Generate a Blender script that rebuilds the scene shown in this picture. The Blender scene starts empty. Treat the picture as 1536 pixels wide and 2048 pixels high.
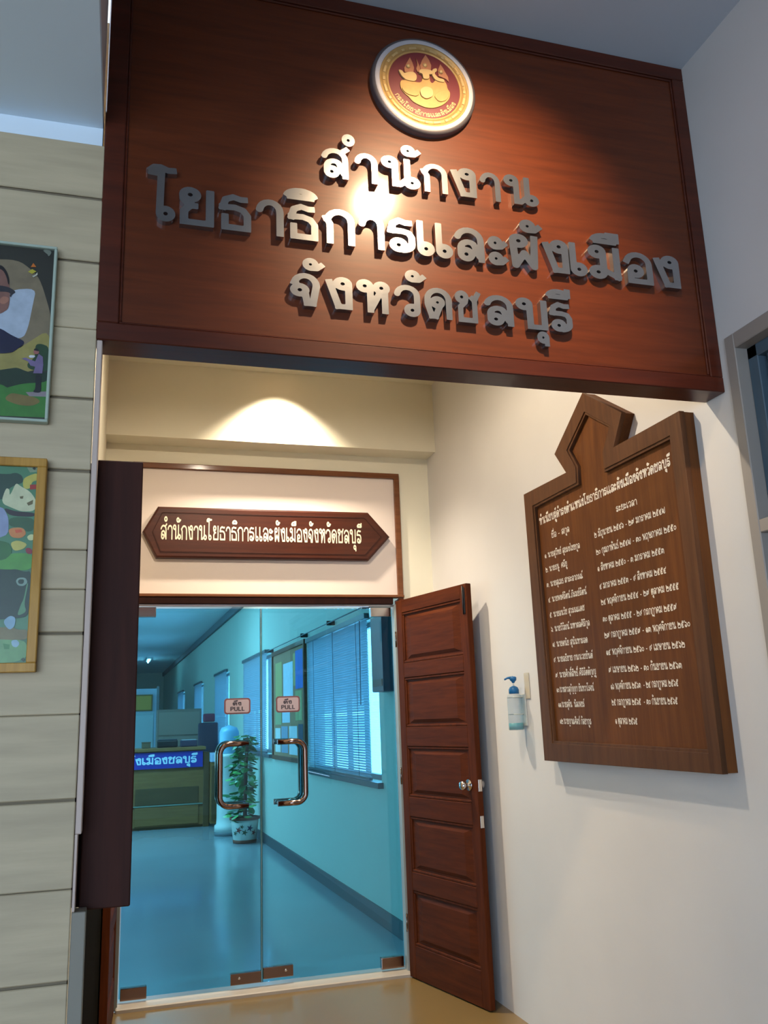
import bpy, bmesh, math, random
import numpy as np
from mathutils import Matrix, Vector
random.seed(7)
S = bpy.context.scene
COL = S.collection

# ---------------------------------------------------------------- camera
cam = bpy.data.objects.new('camera', bpy.data.cameras.new('camera')); COL.objects.link(cam)
cam.data.sensor_fit = 'VERTICAL'; cam.data.sensor_height = 24.0; cam.data.lens = 1733.2/2048*24.0
cam.data.clip_start = .02; cam.data.clip_end = 200
_y, _p, _r = 0.295262, 0.23444194, -0.03672801
_f = Vector((math.sin(_y)*math.cos(_p), math.cos(_y)*math.cos(_p), math.sin(_p)))
_rt = Vector((math.cos(_y), -math.sin(_y), 0)); _up = _rt.cross(_f)
_r2 = _rt*math.cos(_r)+_up*math.sin(_r); _u2 = -_rt*math.sin(_r)+_up*math.cos(_r)
cam.matrix_world = Matrix(((_r2.x, _u2.x, -_f.x, 0), (_r2.y, _u2.y, -_f.y, 0), (_r2.z, _u2.z, -_f.z, 1.5), (0, 0, 0, 1)))
S.camera = cam

# ---------------------------------------------------------------- world, view, lights
W = bpy.data.worlds.new('world'); S.world = W; W.use_nodes = True
W.node_tree.nodes['Background'].inputs[0].default_value = (0.60, 0.77, 1.0, 1)
W.node_tree.nodes['Background'].inputs[1].default_value = 8.5
S.view_settings.view_transform = 'Standard'; S.view_settings.look = 'None'
S.view_settings.gamma = 1; S.view_settings.use_curve_mapping = False
S.view_settings.exposure = 0.0
S.cycles.use_denoising = True
S.cycles.sample_clamp_indirect = 6
S.cycles.max_bounces = 8
S.cycles.transparent_max_bounces = 12

def light(name, kind, loc, power, color, aim=None, **kw):
    l = bpy.data.lights.new(name, kind); l.energy = power; l.color = color
    for k, v in kw.items(): setattr(l, k, v)
    o = bpy.data.objects.new(name, l); COL.objects.link(o); o.location = loc
    if aim is not None:
        o.rotation_euler = (Vector(aim)-Vector(loc)).to_track_quat('-Z', 'Y').to_euler()
    return o

WARM = (1.0, 0.85, 0.66)
# portals only help Cycles sample the sky through the real openings
def portal(loc, aim, sx, sy):
    o = light('sky_portal', 'AREA', loc, 1, (1, 1, 1), aim, shape='RECTANGLE', size=sx, size_y=sy); o.data.cycles.is_portal = True
portal((-3.2, -5.0, 1.45), (-3.2, 0, 1.45), 5.6, 2.9)
# added fill from the unseen office side, brightens the corridor behind the glass
light('office_side_fill', 'AREA', (-6.7, 13, 1.9), 480, (0.84, 0.94, 1.0), (2, 13, 3.2), shape='RECTANGLE', size=14, size_y=1.8)
CW = lambda y, off=0.0: 1.95-.019*(y-5.6)-off
for (a, b, zb, zt) in ((6.66, 9.08, 1.03, 2.30), (11.32, 13.56, 1.12, 2.40), (15.3, 17.2, 1.12, 2.40), (19.4, 21.2, 1.12, 2.40), (24, 26, 1.12, 2.40)):
    yc = (a+b)/2; portal((CW(yc)+.16, yc, (zb+zt)/2), (CW(yc)-5, yc, (zb+zt)/2), b-a+.1, zt-zb+.1)
light('office_floor_fill', 'AREA', (-.5, 12.3, 3.3), 170, (0.84, 0.95, 1.0), (-.3, 12.3, 0), shape='RECTANGLE', size=1.2, size_y=2.6)  # added fill under the ceiling, puts a bright patch on the corridor floor

# ---------------------------------------------------------------- materials
def lin(c): return tuple(((v/255)/12.92 if v/255 <= .04045 else ((v/255+.055)/1.055)**2.4) for v in c[:3])+(1,)
MATS = {}
def mat(name, rgb, rough=.6, metal=0, coat=0, spec=.5, emit=None, bump=0, bscale=40, var=0, vscale=6, coat_rough=.08, stretch=(1, 1, 1)):
    if name in MATS: return MATS[name]
    m = bpy.data.materials.new(name); m.use_nodes = True; nt = m.node_tree; b = nt.nodes['Principled BSDF']
    b.inputs['Base Color'].default_value = lin(rgb); b.inputs['Roughness'].default_value = rough
    b.inputs['Metallic'].default_value = metal; b.inputs['Coat Weight'].default_value = coat
    b.inputs['Coat Roughness'].default_value = coat_rough
    b.inputs['Specular IOR Level'].default_value = spec
    if emit: b.inputs['Emission Color'].default_value = lin(emit[0]); b.inputs['Emission Strength'].default_value = emit[1]
    if bump or var:
        tc = nt.nodes.new('ShaderNodeTexCoord'); mp = nt.nodes.new('ShaderNodeMapping'); mp.inputs['Scale'].default_value = stretch
        nt.links.new(tc.outputs['Object'], mp.inputs[0])
    if var:
        n = nt.nodes.new('ShaderNodeTexNoise'); n.inputs['Scale'].default_value = vscale; n.inputs['Detail'].default_value = 5
        nt.links.new(mp.outputs[0], n.inputs['Vector'])
        r = nt.nodes.new('ShaderNodeValToRGB'); c = lin(rgb)
        r.color_ramp.elements[0].position = .3; r.color_ramp.elements[1].position = .72
        r.color_ramp.elements[0].color = tuple(v*(1-var) for v in c[:3])+(1,)
        r.color_ramp.elements[1].color = tuple(min(1, v*(1+var*.6)) for v in c[:3])+(1,)
        nt.links.new(n.outputs['Fac'], r.inputs[0]); nt.links.new(r.outputs[0], b.inputs['Base Color'])
    if bump:
        n = nt.nodes.new('ShaderNodeTexNoise'); n.inputs['Scale'].default_value = bscale; n.inputs['Detail'].default_value = 4
        nt.links.new(mp.outputs[0], n.inputs['Vector'])
        bp = nt.nodes.new('ShaderNodeBump'); bp.inputs['Strength'].default_value = bump; bp.inputs['Distance'].default_value = .004
        nt.links.new(n.outputs['Fac'], bp.inputs['Height']); nt.links.new(bp.outputs[0], b.inputs['Normal'])
    MATS[name] = m; return m

def wood(name, dark, lightc, axis='x', rough=.35, coat=.5, scale=1.0, coat_rough=.12, spec=.2):
    if name in MATS: return MATS[name]
    m = bpy.data.materials.new(name); m.use_nodes = True; nt = m.node_tree; b = nt.nodes['Principled BSDF']
    tc = nt.nodes.new('ShaderNodeTexCoord'); mp = nt.nodes.new('ShaderNodeMapping')
    k = {'x': (1.2, 14, 16), 'y': (14, 1.2, 16), 'z': (15, 14, 1.1)}[axis]
    mp.inputs['Scale'].default_value = tuple(v*scale for v in k)
    nt.links.new(tc.outputs['Object'], mp.inputs[0])
    n = nt.nodes.new('ShaderNodeTexNoise'); n.inputs['Scale'].default_value = 2.2; n.inputs['Detail'].default_value = 9; n.inputs['Roughness'].default_value = .62; n.inputs['Distortion'].default_value = .5
    nt.links.new(mp.outputs[0], n.inputs['Vector'])
    r = nt.nodes.new('ShaderNodeValToRGB'); r.color_ramp.elements[0].position = .28; r.color_ramp.elements[1].position = .74
    r.color_ramp.elements[0].color = lin(dark); r.color_ramp.elements[1].color = lin(lightc)
    nt.links.new(n.outputs['Fac'], r.inputs[0]); nt.links.new(r.outputs[0], b.inputs['Base Color'])
    bp = nt.nodes.new('ShaderNodeBump'); bp.inputs['Strength'].default_value = .12; bp.inputs['Distance'].default_value = .002
    nt.links.new(n.outputs['Fac'], bp.inputs['Height']); nt.links.new(bp.outputs[0], b.inputs['Normal'])
    b.inputs['Roughness'].default_value = rough; b.inputs['Coat Weight'].default_value = coat; b.inputs['Coat Roughness'].default_value = coat_rough; b.inputs['Specular IOR Level'].default_value = spec
    MATS[name] = m; return m

def glassmat(name, tint, refl=.06, rough=.0):
    m = bpy.data.materials.new(name); m.use_nodes = True; nt = m.node_tree; nt.nodes.remove(nt.nodes['Principled BSDF'])
    t = nt.nodes.new('ShaderNodeBsdfTransparent'); t.inputs[0].default_value = tint+(1,)
    g = nt.nodes.new('ShaderNodeBsdfGlossy'); g.inputs['Roughness'].default_value = rough; g.inputs['Color'].default_value = (1, 1, 1, 1)
    lw = nt.nodes.new('ShaderNodeLayerWeight'); lw.inputs[0].default_value = .5   # Schlick reflectance, same from both faces
    pw = nt.nodes.new('ShaderNodeMath'); pw.operation = 'POWER'; pw.inputs[1].default_value = 5; nt.links.new(lw.outputs['Facing'], pw.inputs[0])
    f = nt.nodes.new('ShaderNodeMath'); f.operation = 'MULTIPLY_ADD'; f.inputs[1].default_value = .95; f.inputs[2].default_value = .04; nt.links.new(pw.outputs[0], f.inputs[0])
    x = nt.nodes.new('ShaderNodeMixShader'); nt.links.new(f.outputs[0], x.inputs[0])
    nt.links.new(t.outputs[0], x.inputs[1]); nt.links.new(g.outputs[0], x.inputs[2])
    nt.links.new(x.outputs[0], nt.nodes['Material Output'].inputs[0]); MATS[name] = m; return m

M_sign = wood('sign_wood', (74, 31, 12), (98, 44, 17), 'x', .42, .36, coat_rough=.13)
M_frame = wood('sign_frame_wood', (62, 25, 14), (86, 36, 20), 'x', .4, .3, coat_rough=.2)
M_door = wood('door_wood', (62, 26, 10), (92, 43, 17), 'z', .6, 0, spec=.08)
M_doorh = wood('door_wood_rail', (62, 26, 10), (92, 43, 17), 'x', .6, 0, spec=.08)
M_dark = wood('dark_wood', (46, 24, 19), (62, 32, 25), 'z', .62, .0)
M_dark.node_tree.nodes['Principled BSDF'].inputs['Specular IOR Level'].default_value = .15
M_board = wood('board_wood', (80, 44, 18), (108, 64, 27), 'z', .6, .0)
M_bframe = wood('board_frame_wood', (74, 46, 28), (98, 64, 40), 'z', .6, .0)
M_name = wood('name_wood', (50, 22, 14), (74, 34, 20), 'x', .4, .3)
M_trim = wood('trim_wood', (92, 54, 30), (122, 76, 46), 'x', .45, .2)
M_steel = mat('brushed_steel', (168, 169, 172), .20, .94, bump=.03, bscale=60, var=.10, vscale=9)
M_steel_side = M_steel
M_chrome = mat('chrome', (205, 200, 196), .14, 1)
M_brass = mat('brass_steel', (150, 126, 116), .14, 1)
M_niche = mat('cream_wall_paint', (228, 222, 200), .75, bump=.05, bscale=25, var=.03, vscale=2)
M_wall = mat('white_wall_paint', (212, 209, 205), .7, bump=.06, bscale=18, var=.05, vscale=1.6)
M_ceil = mat('ceiling_paint', (190, 200, 212), .85)
M_soffit = mat('soffit_paint', (216, 230, 240), .85)
M_plank = mat('plank_paint', (180, 164, 134), .6, var=.13, vscale=2.2, bump=.1, bscale=8, stretch=(1.4, 1, 14))
M_backing = mat('backing', (120, 108, 88), .9)
M_panelw = mat('transom_panel', (218, 204, 194), .55)
M_floor = mat('lobby_floor_tile', (124, 100, 60), .3, var=.08, vscale=1.3, coat=.2)
M_terr = mat('corridor_terrazzo', (150, 160, 168), .22, var=.07, vscale=1.1, coat=.3)
M_corr = mat('corridor_paint', (176, 190, 178), .6, var=.02)
M_corrc = mat('corridor_ceiling', (228, 236, 240), .8)
M_base = mat('baseboard_paint', (62, 74, 80), .45)
M_glass = glassmat('tinted_door_glass', (0.42, 0.78, 0.90))
M_black = mat('black_plastic', (16, 16, 18), .4)
M_gold = mat('old_gold', (176, 140, 84), .42, .25, var=.12, vscale=40)
M_goldl = mat('gold_pale', (192, 160, 108), .45, .15)
M_rose = mat('rose_gold', (164, 108, 78), .45, .2)
M_maroon = mat('maroon_enamel', (104, 28, 36), .4, coat=.3)
M_white = mat('white_enamel', (184, 178, 180), .4)
M_letter = mat('white_lettering', (225, 215, 200), .6)
M_cream = mat('cream_lettering', (226, 212, 184), .5)

# ---------------------------------------------------------------- mesh helpers
class B:
    def __init__(s): s.bm = bmesh.new()
    def box(s, x0, x1, y0, y1, z0, z1, bev=0, seg=1):
        t = bmesh.new(); bmesh.ops.create_cube(t, size=1)
        for v in t.verts: v.co = Vector(((x0+x1)/2+v.co.x*(x1-x0), (y0+y1)/2+v.co.y*(y1-y0), (z0+z1)/2+v.co.z*(z1-z0)))
        if bev: bmesh.ops.bevel(t, geom=t.edges[:], offset=bev, segments=seg, affect='EDGES', profile=.6)
        s.add(t); return s
    def add(s, t):
        me = bpy.data.meshes.new('t'); t.to_mesh(me); t.free(); s.bm.from_mesh(me); bpy.data.meshes.remove(me)
    def prism(s, pts, axis, a0, a1, bev=0, seg=1, mi=0):
        """polygon pts (u,v) extruded along axis from a0 to a1; x:(y,z) y:(x,z) z:(x,y)"""
        f = {'x': lambda u, v, a: (a, u, v), 'y': lambda u, v, a: (u, a, v), 'z': lambda u, v, a: (u, v, a)}[axis]
        t = bmesh.new(); A = [t.verts.new(f(u, v, a0)) for u, v in pts]; Bv = [t.verts.new(f(u, v, a1)) for u, v in pts]
        fa = t.faces.new(A); fb = t.faces.new(Bv[::-1]); n = len(pts)
        for i in range(n): t.faces.new((A[i], Bv[i], Bv[(i+1) % n], A[(i+1) % n]))
        bmesh.ops.recalc_face_normals(t, faces=t.faces[:])
        if bev:
            bmesh.ops.bevel(t, geom=[e for e in fa.edges], offset=bev, segments=seg, affect='EDGES', profile=.6)
        for q in t.faces: q.material_index = mi
        s.add(t); return s
    def tube(s, pts, r, n=12, cap=True):
        pts = [Vector(p) for p in pts]; rings = []; up = Vector((0.13, 0.2, 1)).normalized()
        for i, p in enumerate(pts):
            d = ((pts[min(i+1, len(pts)-1)]-p).normalized()+(p-pts[max(i-1, 0)]).normalized()).normalized()
            a = d.cross(up)
            if a.length < 1e-3: a = d.cross(Vector((1, 0, 0)))
            a.normalize(); b = d.cross(a).normalized(); rr = r[i] if hasattr(r, '__len__') else r
            rings.append([s.bm.verts.new(p+a*rr*math.cos(2*math.pi*k/n)+b*rr*math.sin(2*math.pi*k/n)) for k in range(n)])
        for i in range(len(rings)-1):
            for k in range(n):
                f = s.bm.faces.new((rings[i][k], rings[i][(k+1) % n], rings[i+1][(k+1) % n], rings[i+1][k])); f.smooth = True
        if cap: s.bm.faces.new(rings[0][::-1]); s.bm.faces.new(rings[-1])
        return s
    def lathe(s, prof, c, axis='z', n=32, mi=0, cap=True):
        f = {'z': lambda r, h, a: (c[0]+r*math.cos(a), c[1]+r*math.sin(a), c[2]+h), 'y': lambda r, h, a: (c[0]+r*math.cos(a), c[1]+h, c[2]+r*math.sin(a)), 'x': lambda r, h, a: (c[0]+h, c[1]+r*math.cos(a), c[2]+r*math.sin(a))}[axis]
        rings = [[s.bm.verts.new(f(max(r, 1e-4), h, 2*math.pi*k/n)) for k in range(n)] for r, h in prof]
        for i in range(len(rings)-1):
            for k in range(n):
                q = s.bm.faces.new((rings[i][k], rings[i][(k+1) % n], rings[i+1][(k+1) % n], rings[i+1][k])); q.smooth = True; q.material_index = mi
        if not cap: return s
        for rg, rv in ((rings[0], 1), (rings[-1], 0)):
            q = s.bm.faces.new(rg[::-1] if rv else rg); q.material_index = mi
        return s
    def make(s, name, m, parent=None, inv=True, autosharp=True):
        bmesh.ops.recalc_face_normals(s.bm, faces=s.bm.faces[:])
        me = bpy.data.meshes.new(name); s.bm.to_mesh(me); s.bm.free()
        return link(name, me, m, parent, inv)

def link(name, me, m, parent=None, inv=True):
    for q in (m if isinstance(m, (list, tuple)) else [m]):
        if q and q.name not in [x.name for x in me.materials if x]: me.materials.append(q)
    o = bpy.data.objects.new(name, me); COL.objects.link(o)
    if parent is not None:
        o.parent = parent
        if inv and parent.type == 'EMPTY': o.matrix_parent_inverse = Matrix.Translation(parent.location).inverted()
    return o
def tag(o, label=None, cat=None, group=None, kind=None):
    for k, v in (('label', label), ('category', cat), ('group', group), ('kind', kind)):
        if v: o[k] = v
    return o
def thing(name, label, cat, loc, group=None, kind=None):
    o = bpy.data.objects.new(name, None); COL.objects.link(o); o.location = loc; o.empty_display_size = .1
    return tag(o, label, cat, group, kind)
def bx(name, m, parent, *a, **k): return B().box(*a, **k).make(name, m, parent)
def struct(o, label, cat): return tag(o, label, cat, None, 'structure')

def smooth(pl, it=2):
    for _ in range(it):
        out = []
        for i in range(len(pl)):
            a, b = pl[i], pl[(i+1) % len(pl)]
            out += [(a[0]*.78+b[0]*.22, a[1]*.78+b[1]*.22), (a[0]*.22+b[0]*.78, a[1]*.22+b[1]*.78)]
        pl = out
    return pl
# ---------------------------------------------------------------- looped Thai stroke letters
def arc(cx, cy, rx, ry, a0, a1):
    n = max(3, int(abs(a1-a0)/18)); return [(cx+rx*math.cos(math.radians(a0+(a1-a0)*i/n)), cy+ry*math.sin(math.radians(a0+(a1-a0)*i/n))) for i in range(n+1)]
r_ = .13
def ring(cx, cy, r=r_): return arc(cx, cy, r, r, 0, 360)
ARCH = lambda l, t, rgt, y=.62: [(l, y+.06)]+arc((l+rgt)/2, y, (rgt-l)/2, .91-y, 172, 0)
G = {   # char: (advance, [strokes]);  zero advance marks sit left of the pen
'ก': (.76, [[(.15, 0), (.15, .56), (.07, .70)]+arc(.37, .64, .27, .27, 165, 0)+[(.64, 0)]]),
'ง': (.66, [ring(.40, .80), [(.53, .80), (.53, .09), (.30, .09), (.09, .90)]]),
'น': (.90, [ring(.20, .82), [(.33, .82), (.33, .09), (.44, .09), (.63, .30)], [(.63, 1), (.63, .2)], ring(.74, .20)]),
'า': (.60, [[(.07, .66)]+arc(.29, .66, .22, .25, 175, 0)+[(.51, 0)]]),
'ส': (.78, [[(.07, .66)]+arc(.35, .62, .28, .29, 165, 0)+[(.63, 0)], ring(.27, .2), [(.14, .2), (.14, .34)]+arc(.33, .36, .19, .2, 170, 50)+[(.60, .12)], [(.50, .84), (.72, 1.04)]]),
'ล': (.76, [[(.07, .66)]+arc(.35, .62, .28, .29, 165, 0)+[(.63, 0)], ring(.27, .2), [(.14, .2), (.14, .34)]+arc(.33, .36, .19, .2, 170, 50)+[(.60, .12)]]),
'ย': (.78, [ring(.26, .82), [(.13, .82), (.14, .68), (.26, .53), (.42, .53)], [(.26, .53), (.15, .38), (.15, .09), (.64, .09), (.64, 1)]]),
'ธ': (.74, [[(.64, .88), (.48, .87), (.32, .92), (.16, .84), (.10, .62), (.36, .64), (.54, .58), (.63, .44), (.63, .09), (.15, .09), (.15, .45)]]),
'ร': (.70, [[(.58, .88), (.42, .87), (.28, .92), (.14, .82), (.10, .62), (.36, .62), (.50, .58), (.56, .46), (.56, .28)]+arc(.32, .26, .24, .18, 0, -90), ring(.26, .22)]),
'เ': (.46, [[(.12, 1), (.12, .19)], ring(.25, .2)]),
'โ': (.66, [[(0, 1.30), (.12, 1.42), (.26, 1.43), (.42, 1.36), (.60, 1.38)], [(-.02, 1.28), (.27, 1.26), (.25, .19)], ring(.38, .2)]),
'ไ': (.56, [[(.02, 1.22), (.08, 1.40), (.24, 1.40), (.26, 1.16), (.26, .19)], ring(.39, .2)]),
'ะ': (.56, [ring(.17, .72, .12), [(.17, .60), (.32, .62), (.46, .76)], ring(.17, .26, .12), [(.17, .14), (.32, .16), (.46, .30)]]),
'ผ': (.76, [ring(.27, .80), [(.14, .80), (.18, .06), (.38, .46), (.58, .06), (.62, 1)]]),
'ม': (.82, [ring(.22, .82), [(.35, .82), (.35, .2)], ring(.22, .2), [(.32, .30), (.66, .09), (.66, 1)]]),
'อ': (.76, [[(.08, .70)]+arc(.36, .62, .28, .29, 165, 0)+[(.64, .09), (.16, .09), (.16, .38)], ring(.29, .40)]),
'จ': (.68, [[(.08, .70)]+arc(.34, .62, .24, .29, 168, 0)+[(.50, .07), (.38, .07), (.33, .40)], ring(.22, .46)]),
'ห': (.82, [ring(.20, .82), [(.33, .82), (.33, 0)], [(.34, .12), (.56, .64)], ring(.60, .80), [(.68, .68), (.68, 0)]]),
'ว': (.68, [[(.07, .68)]+arc(.32, .66, .25, .25, 175, 0)+[(.57, .2)], ring(.44, .2)]),
'ด': (.78, [[(.66, 0), (.66, .60)]+arc(.38, .60, .28, .31, 0, 180)+[(.10, .44), (.20, .07), (.30, .07), (.42, .40)], ring(.36, .52, .12)]),
'ต': (.78, [[(.66, 0), (.66, .66), (.58, .90), (.38, .76), (.20, .90), (.10, .62), (.10, .44), (.20, .07), (.30, .07), (.42, .40)], ring(.36, .50, .12)]),
'ค': (.78, [[(.66, 0), (.66, .60)]+arc(.38, .60, .28, .31, 0, 180)+[(.10, .40), (.12, 0)], [(.12, .12), (.24, .40)], ring(.34, .48, .12)]),
'ศ': (.80, [[(.66, 0), (.66, .60)]+arc(.38, .60, .28, .31, 0, 180)+[(.10, .40), (.12, 0)], [(.12, .12), (.24, .40)], ring(.34, .48, .12), [(.52, .84), (.76, 1.04)]]),
'ช': (.78, [ring(.22, .82), [(.35, .82), (.32, .66), (.17, .50), (.17, .09), (.60, .09), (.60, .72), (.48, .86)], [(.60, .74), (.74, 1.02)]]),
'ข': (.74, [ring(.22, .82), [(.35, .82), (.32, .66), (.17, .50), (.17, .09), (.62, .09), (.62, 1)]]),
'บ': (.82, [ring(.20, .82), [(.33, .82), (.33, .09), (.68, .09), (.68, 1)]]),
'ป': (.82, [ring(.20, .82), [(.33, .82), (.33, .09), (.68, .09), (.68, 1.36)]]),
'ษ': (.84, [ring(.20, .82), [(.33, .82), (.33, .09), (.68, .09), (.68, 1)], [(.44, .46), (.82, .54)], ring(.50, .50, .08)]),
'พ': (.86, [ring(.20, .82), [(.33, .82), (.28, .06), (.48, .60), (.66, .06), (.72, 1)]]),
'ท': (.80, [ring(.20, .82), [(.33, .82), (.33, 0)], [(.33, .46), (.50, .88), (.62, .88), (.68, .70), (.68, 0)]]),
'ถ': (.78, [[(.28, .2), (.15, .44), (.15, .56), (.07, .70)]+arc(.37, .64, .27, .27, 165, 0)+[(.64, 0)], ring(.25, .15, .11)]),
'ภ': (.78, [[(.22, .2), (.22, .56), (.10, .70)]+arc(.39, .64, .26, .27, 165, 0)+[(.65, 0)], ring(.12, .15, .11)]),
'ฤ': (.78, [[(.28, .2), (.15, .44), (.15, .56), (.07, .70)]+arc(.37, .64, .27, .27, 165, 0)+[(.64, -.42)], ring(.25, .15, .11)]),
'ฎ': (.82, [[(.15, 0), (.15, .56), (.07, .70)]+arc(.40, .64, .30, .27, 165, 0)+[(.70, -.34), (.50, -.22), (.30, -.34)], ring(.24, -.16, .09)]),
'ฒ': (1.0, [ring(.20, .20), [(.30, .26), (.10, .60), (.20, .90), (.36, .70), (.50, .90), (.58, .62), (.58, .09), (.84, .09), (.84, 1)]]),
'ญ': (1.0, [[(.07, .0), (.15, .56), (.07, .70)]+arc(.36, .64, .22, .27, 165, 0)+[(.58, .09), (.84, .09), (.84, 1)], ring(.40, -.26, .09), [(.50, -.28), (.74, -.28)]]),
'ณ': (1.06, [ring(.20, .18, .11), [(.12, .26), (.10, .66), (.30, .90), (.46, .66), (.46, .06), (.62, .06), (.70, .30)], [(.72, 1), (.72, .2)], ring(.84, .20, .11)]),
'ั': (0, [ring(-.34, 1.30, .12), [(-.34, 1.18), (-.18, 1.19), (-.02, 1.34)]]),
'ิ': (0, [[(-.56, 1.17), (-.04, 1.17)], arc(-.30, 1.17, .25, .18, 180, 0)]),
'ี': (0, [[(-.56, 1.17), (-.04, 1.17)], arc(-.30, 1.17, .25, .18, 180, 0), [(-.05, 1.14), (-.05, 1.46)]]),
'ึ': (0, [[(-.56, 1.17), (-.04, 1.17)], arc(-.30, 1.17, .25, .18, 180, 0), ring(-.08, 1.38, .08)]),
'ื': (0, [[(-.56, 1.17), (-.04, 1.17)], arc(-.30, 1.17, .25, .18, 180, 0), [(-.05, 1.14), (-.05, 1.46)], [(-.20, 1.3), (-.20, 1.46)]]),
'่': (0, [[(-.10, 1.18), (-.10, 1.42)]]),
'้': (0, [ring(-.28, 1.26, .08), [(-.28, 1.18), (-.16, 1.20), (-.06, 1.44)]]),
'์': (0, [ring(-.20, 1.24, .09), [(-.14, 1.32), (0, 1.48)]]),
'ํ': (0, [ring(-.20, 1.34, .13)]),
'ุ': (0, [ring(-.22, -.24, .12), [(-.10, -.24), (-.10, -.52)]]),
'ู': (0, [ring(-.36, -.22, .10), [(-.26, -.22), (-.26, -.46), (-.08, -.46), (-.08, -.16)]]),
'๐': (.66, [ring(.32, .40, .25)]), '๑': (.70, [ring(.34, .32, .11), [(.45, .32), (.40, .14), (.20, .12), (.09, .36), (.16, .62), (.36, .72), (.56, .60), (.60, .30), (.52, .0)]]),
'๒': (.86, [ring(.30, .56, .10), [(.40, .56), (.34, .74), (.18, .74), (.10, .5), (.12, .1), (.30, .08), (.66, .08), (.74, .4), (.60, .70), (.52, .50), (.44, .72), (.36, .56)], [(.10, .5), (.10, 1.0)]]),
'๓': (.84, [ring(.34, .30, .10), [(.24, .30), (.12, .1), (.08, .4), (.18, .72), (.34, .72), (.42, .50), (.50, .72), (.66, .66), (.72, .4), (.70, 0)]]),
'๔': (.80, [ring(.38, .44, .10), [(.40, .34), (.50, .10), (.66, .10)], [(.66, .10), (.24, .08), (.10, .3), (.12, .6), (.34, .74), (.60, .70), (.74, .98)]]),
'๕': (.84, [ring(.38, .44, .10), [(.40, .34), (.50, .10), (.66, .10)], [(.66, .10), (.24, .08), (.10, .3), (.12, .6), (.34, .74), (.60, .70), (.74, .98)], [(.30, .78), (.40, .96), (.56, .90)]]),
'๖': (.74, [[(.10, 1.0), (.20, .72), (.46, .70), (.62, .46), (.56, .16), (.34, .08), (.16, .2)], ring(.24, .28, .11)]),
'๗': (.90, [ring(.30, .36, .10), [(.20, .36), (.10, .14), (.08, .5), (.20, .72), (.36, .72), (.44, .54), (.46, .12), (.62, .08), (.74, .2), (.76, 1.0)]]),
'๘': (.80, [ring(.52, .44, .10), [(.50, .34), (.36, .12), (.22, .10)], [(.22, .10), (.12, .3), (.14, .58), (.34, .72), (.72, .74), (.76, .98)]]),
'๙': (.90, [ring(.32, .30, .10), [(.22, .30), (.12, .12), (.08, .44), (.20, .72), (.36, .72), (.44, .50), (.52, .70), (.66, .50), (.60, .22)], [(.62, .5), (.72, .7), (.84, 1.0)]]),
'-': (.60, [[(.12, .40), (.48, .40)]]), '.': (.26, [[(.10, .02), (.10, .12)]]), ' ': (.42, []),
'P': (.66, [[(.12, 0), (.12, .94), (.40, .94), (.54, .84), (.54, .60), (.40, .48), (.12, .48)]]),
'U': (.72, [[(.12, 1), (.12, .2), (.24, .06), (.46, .06), (.58, .2), (.58, 1)]]), 'L': (.60, [[(.12, 1), (.12, .06), (.54, .06)]]),
}
def seg_sdf(X, Y, p, q, w, e0, e1):
    dx, dy = q[0]-p[0], q[1]-p[1]; L = math.hypot(dx, dy)
    if L < 1e-6: return np.full(X.shape, 9.)
    ux, uy = dx/L, dy/L; a = (X-p[0])*ux+(Y-p[1])*uy; b = -(X-p[0])*uy+(Y-p[1])*ux
    da = np.maximum(-e0-a, a-(L+e1)); db = np.abs(b)-w/2
    return np.minimum(np.maximum(da, db), 0)+np.hypot(np.maximum(da, 0), np.maximum(db, 0))
_contours = {}
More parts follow.
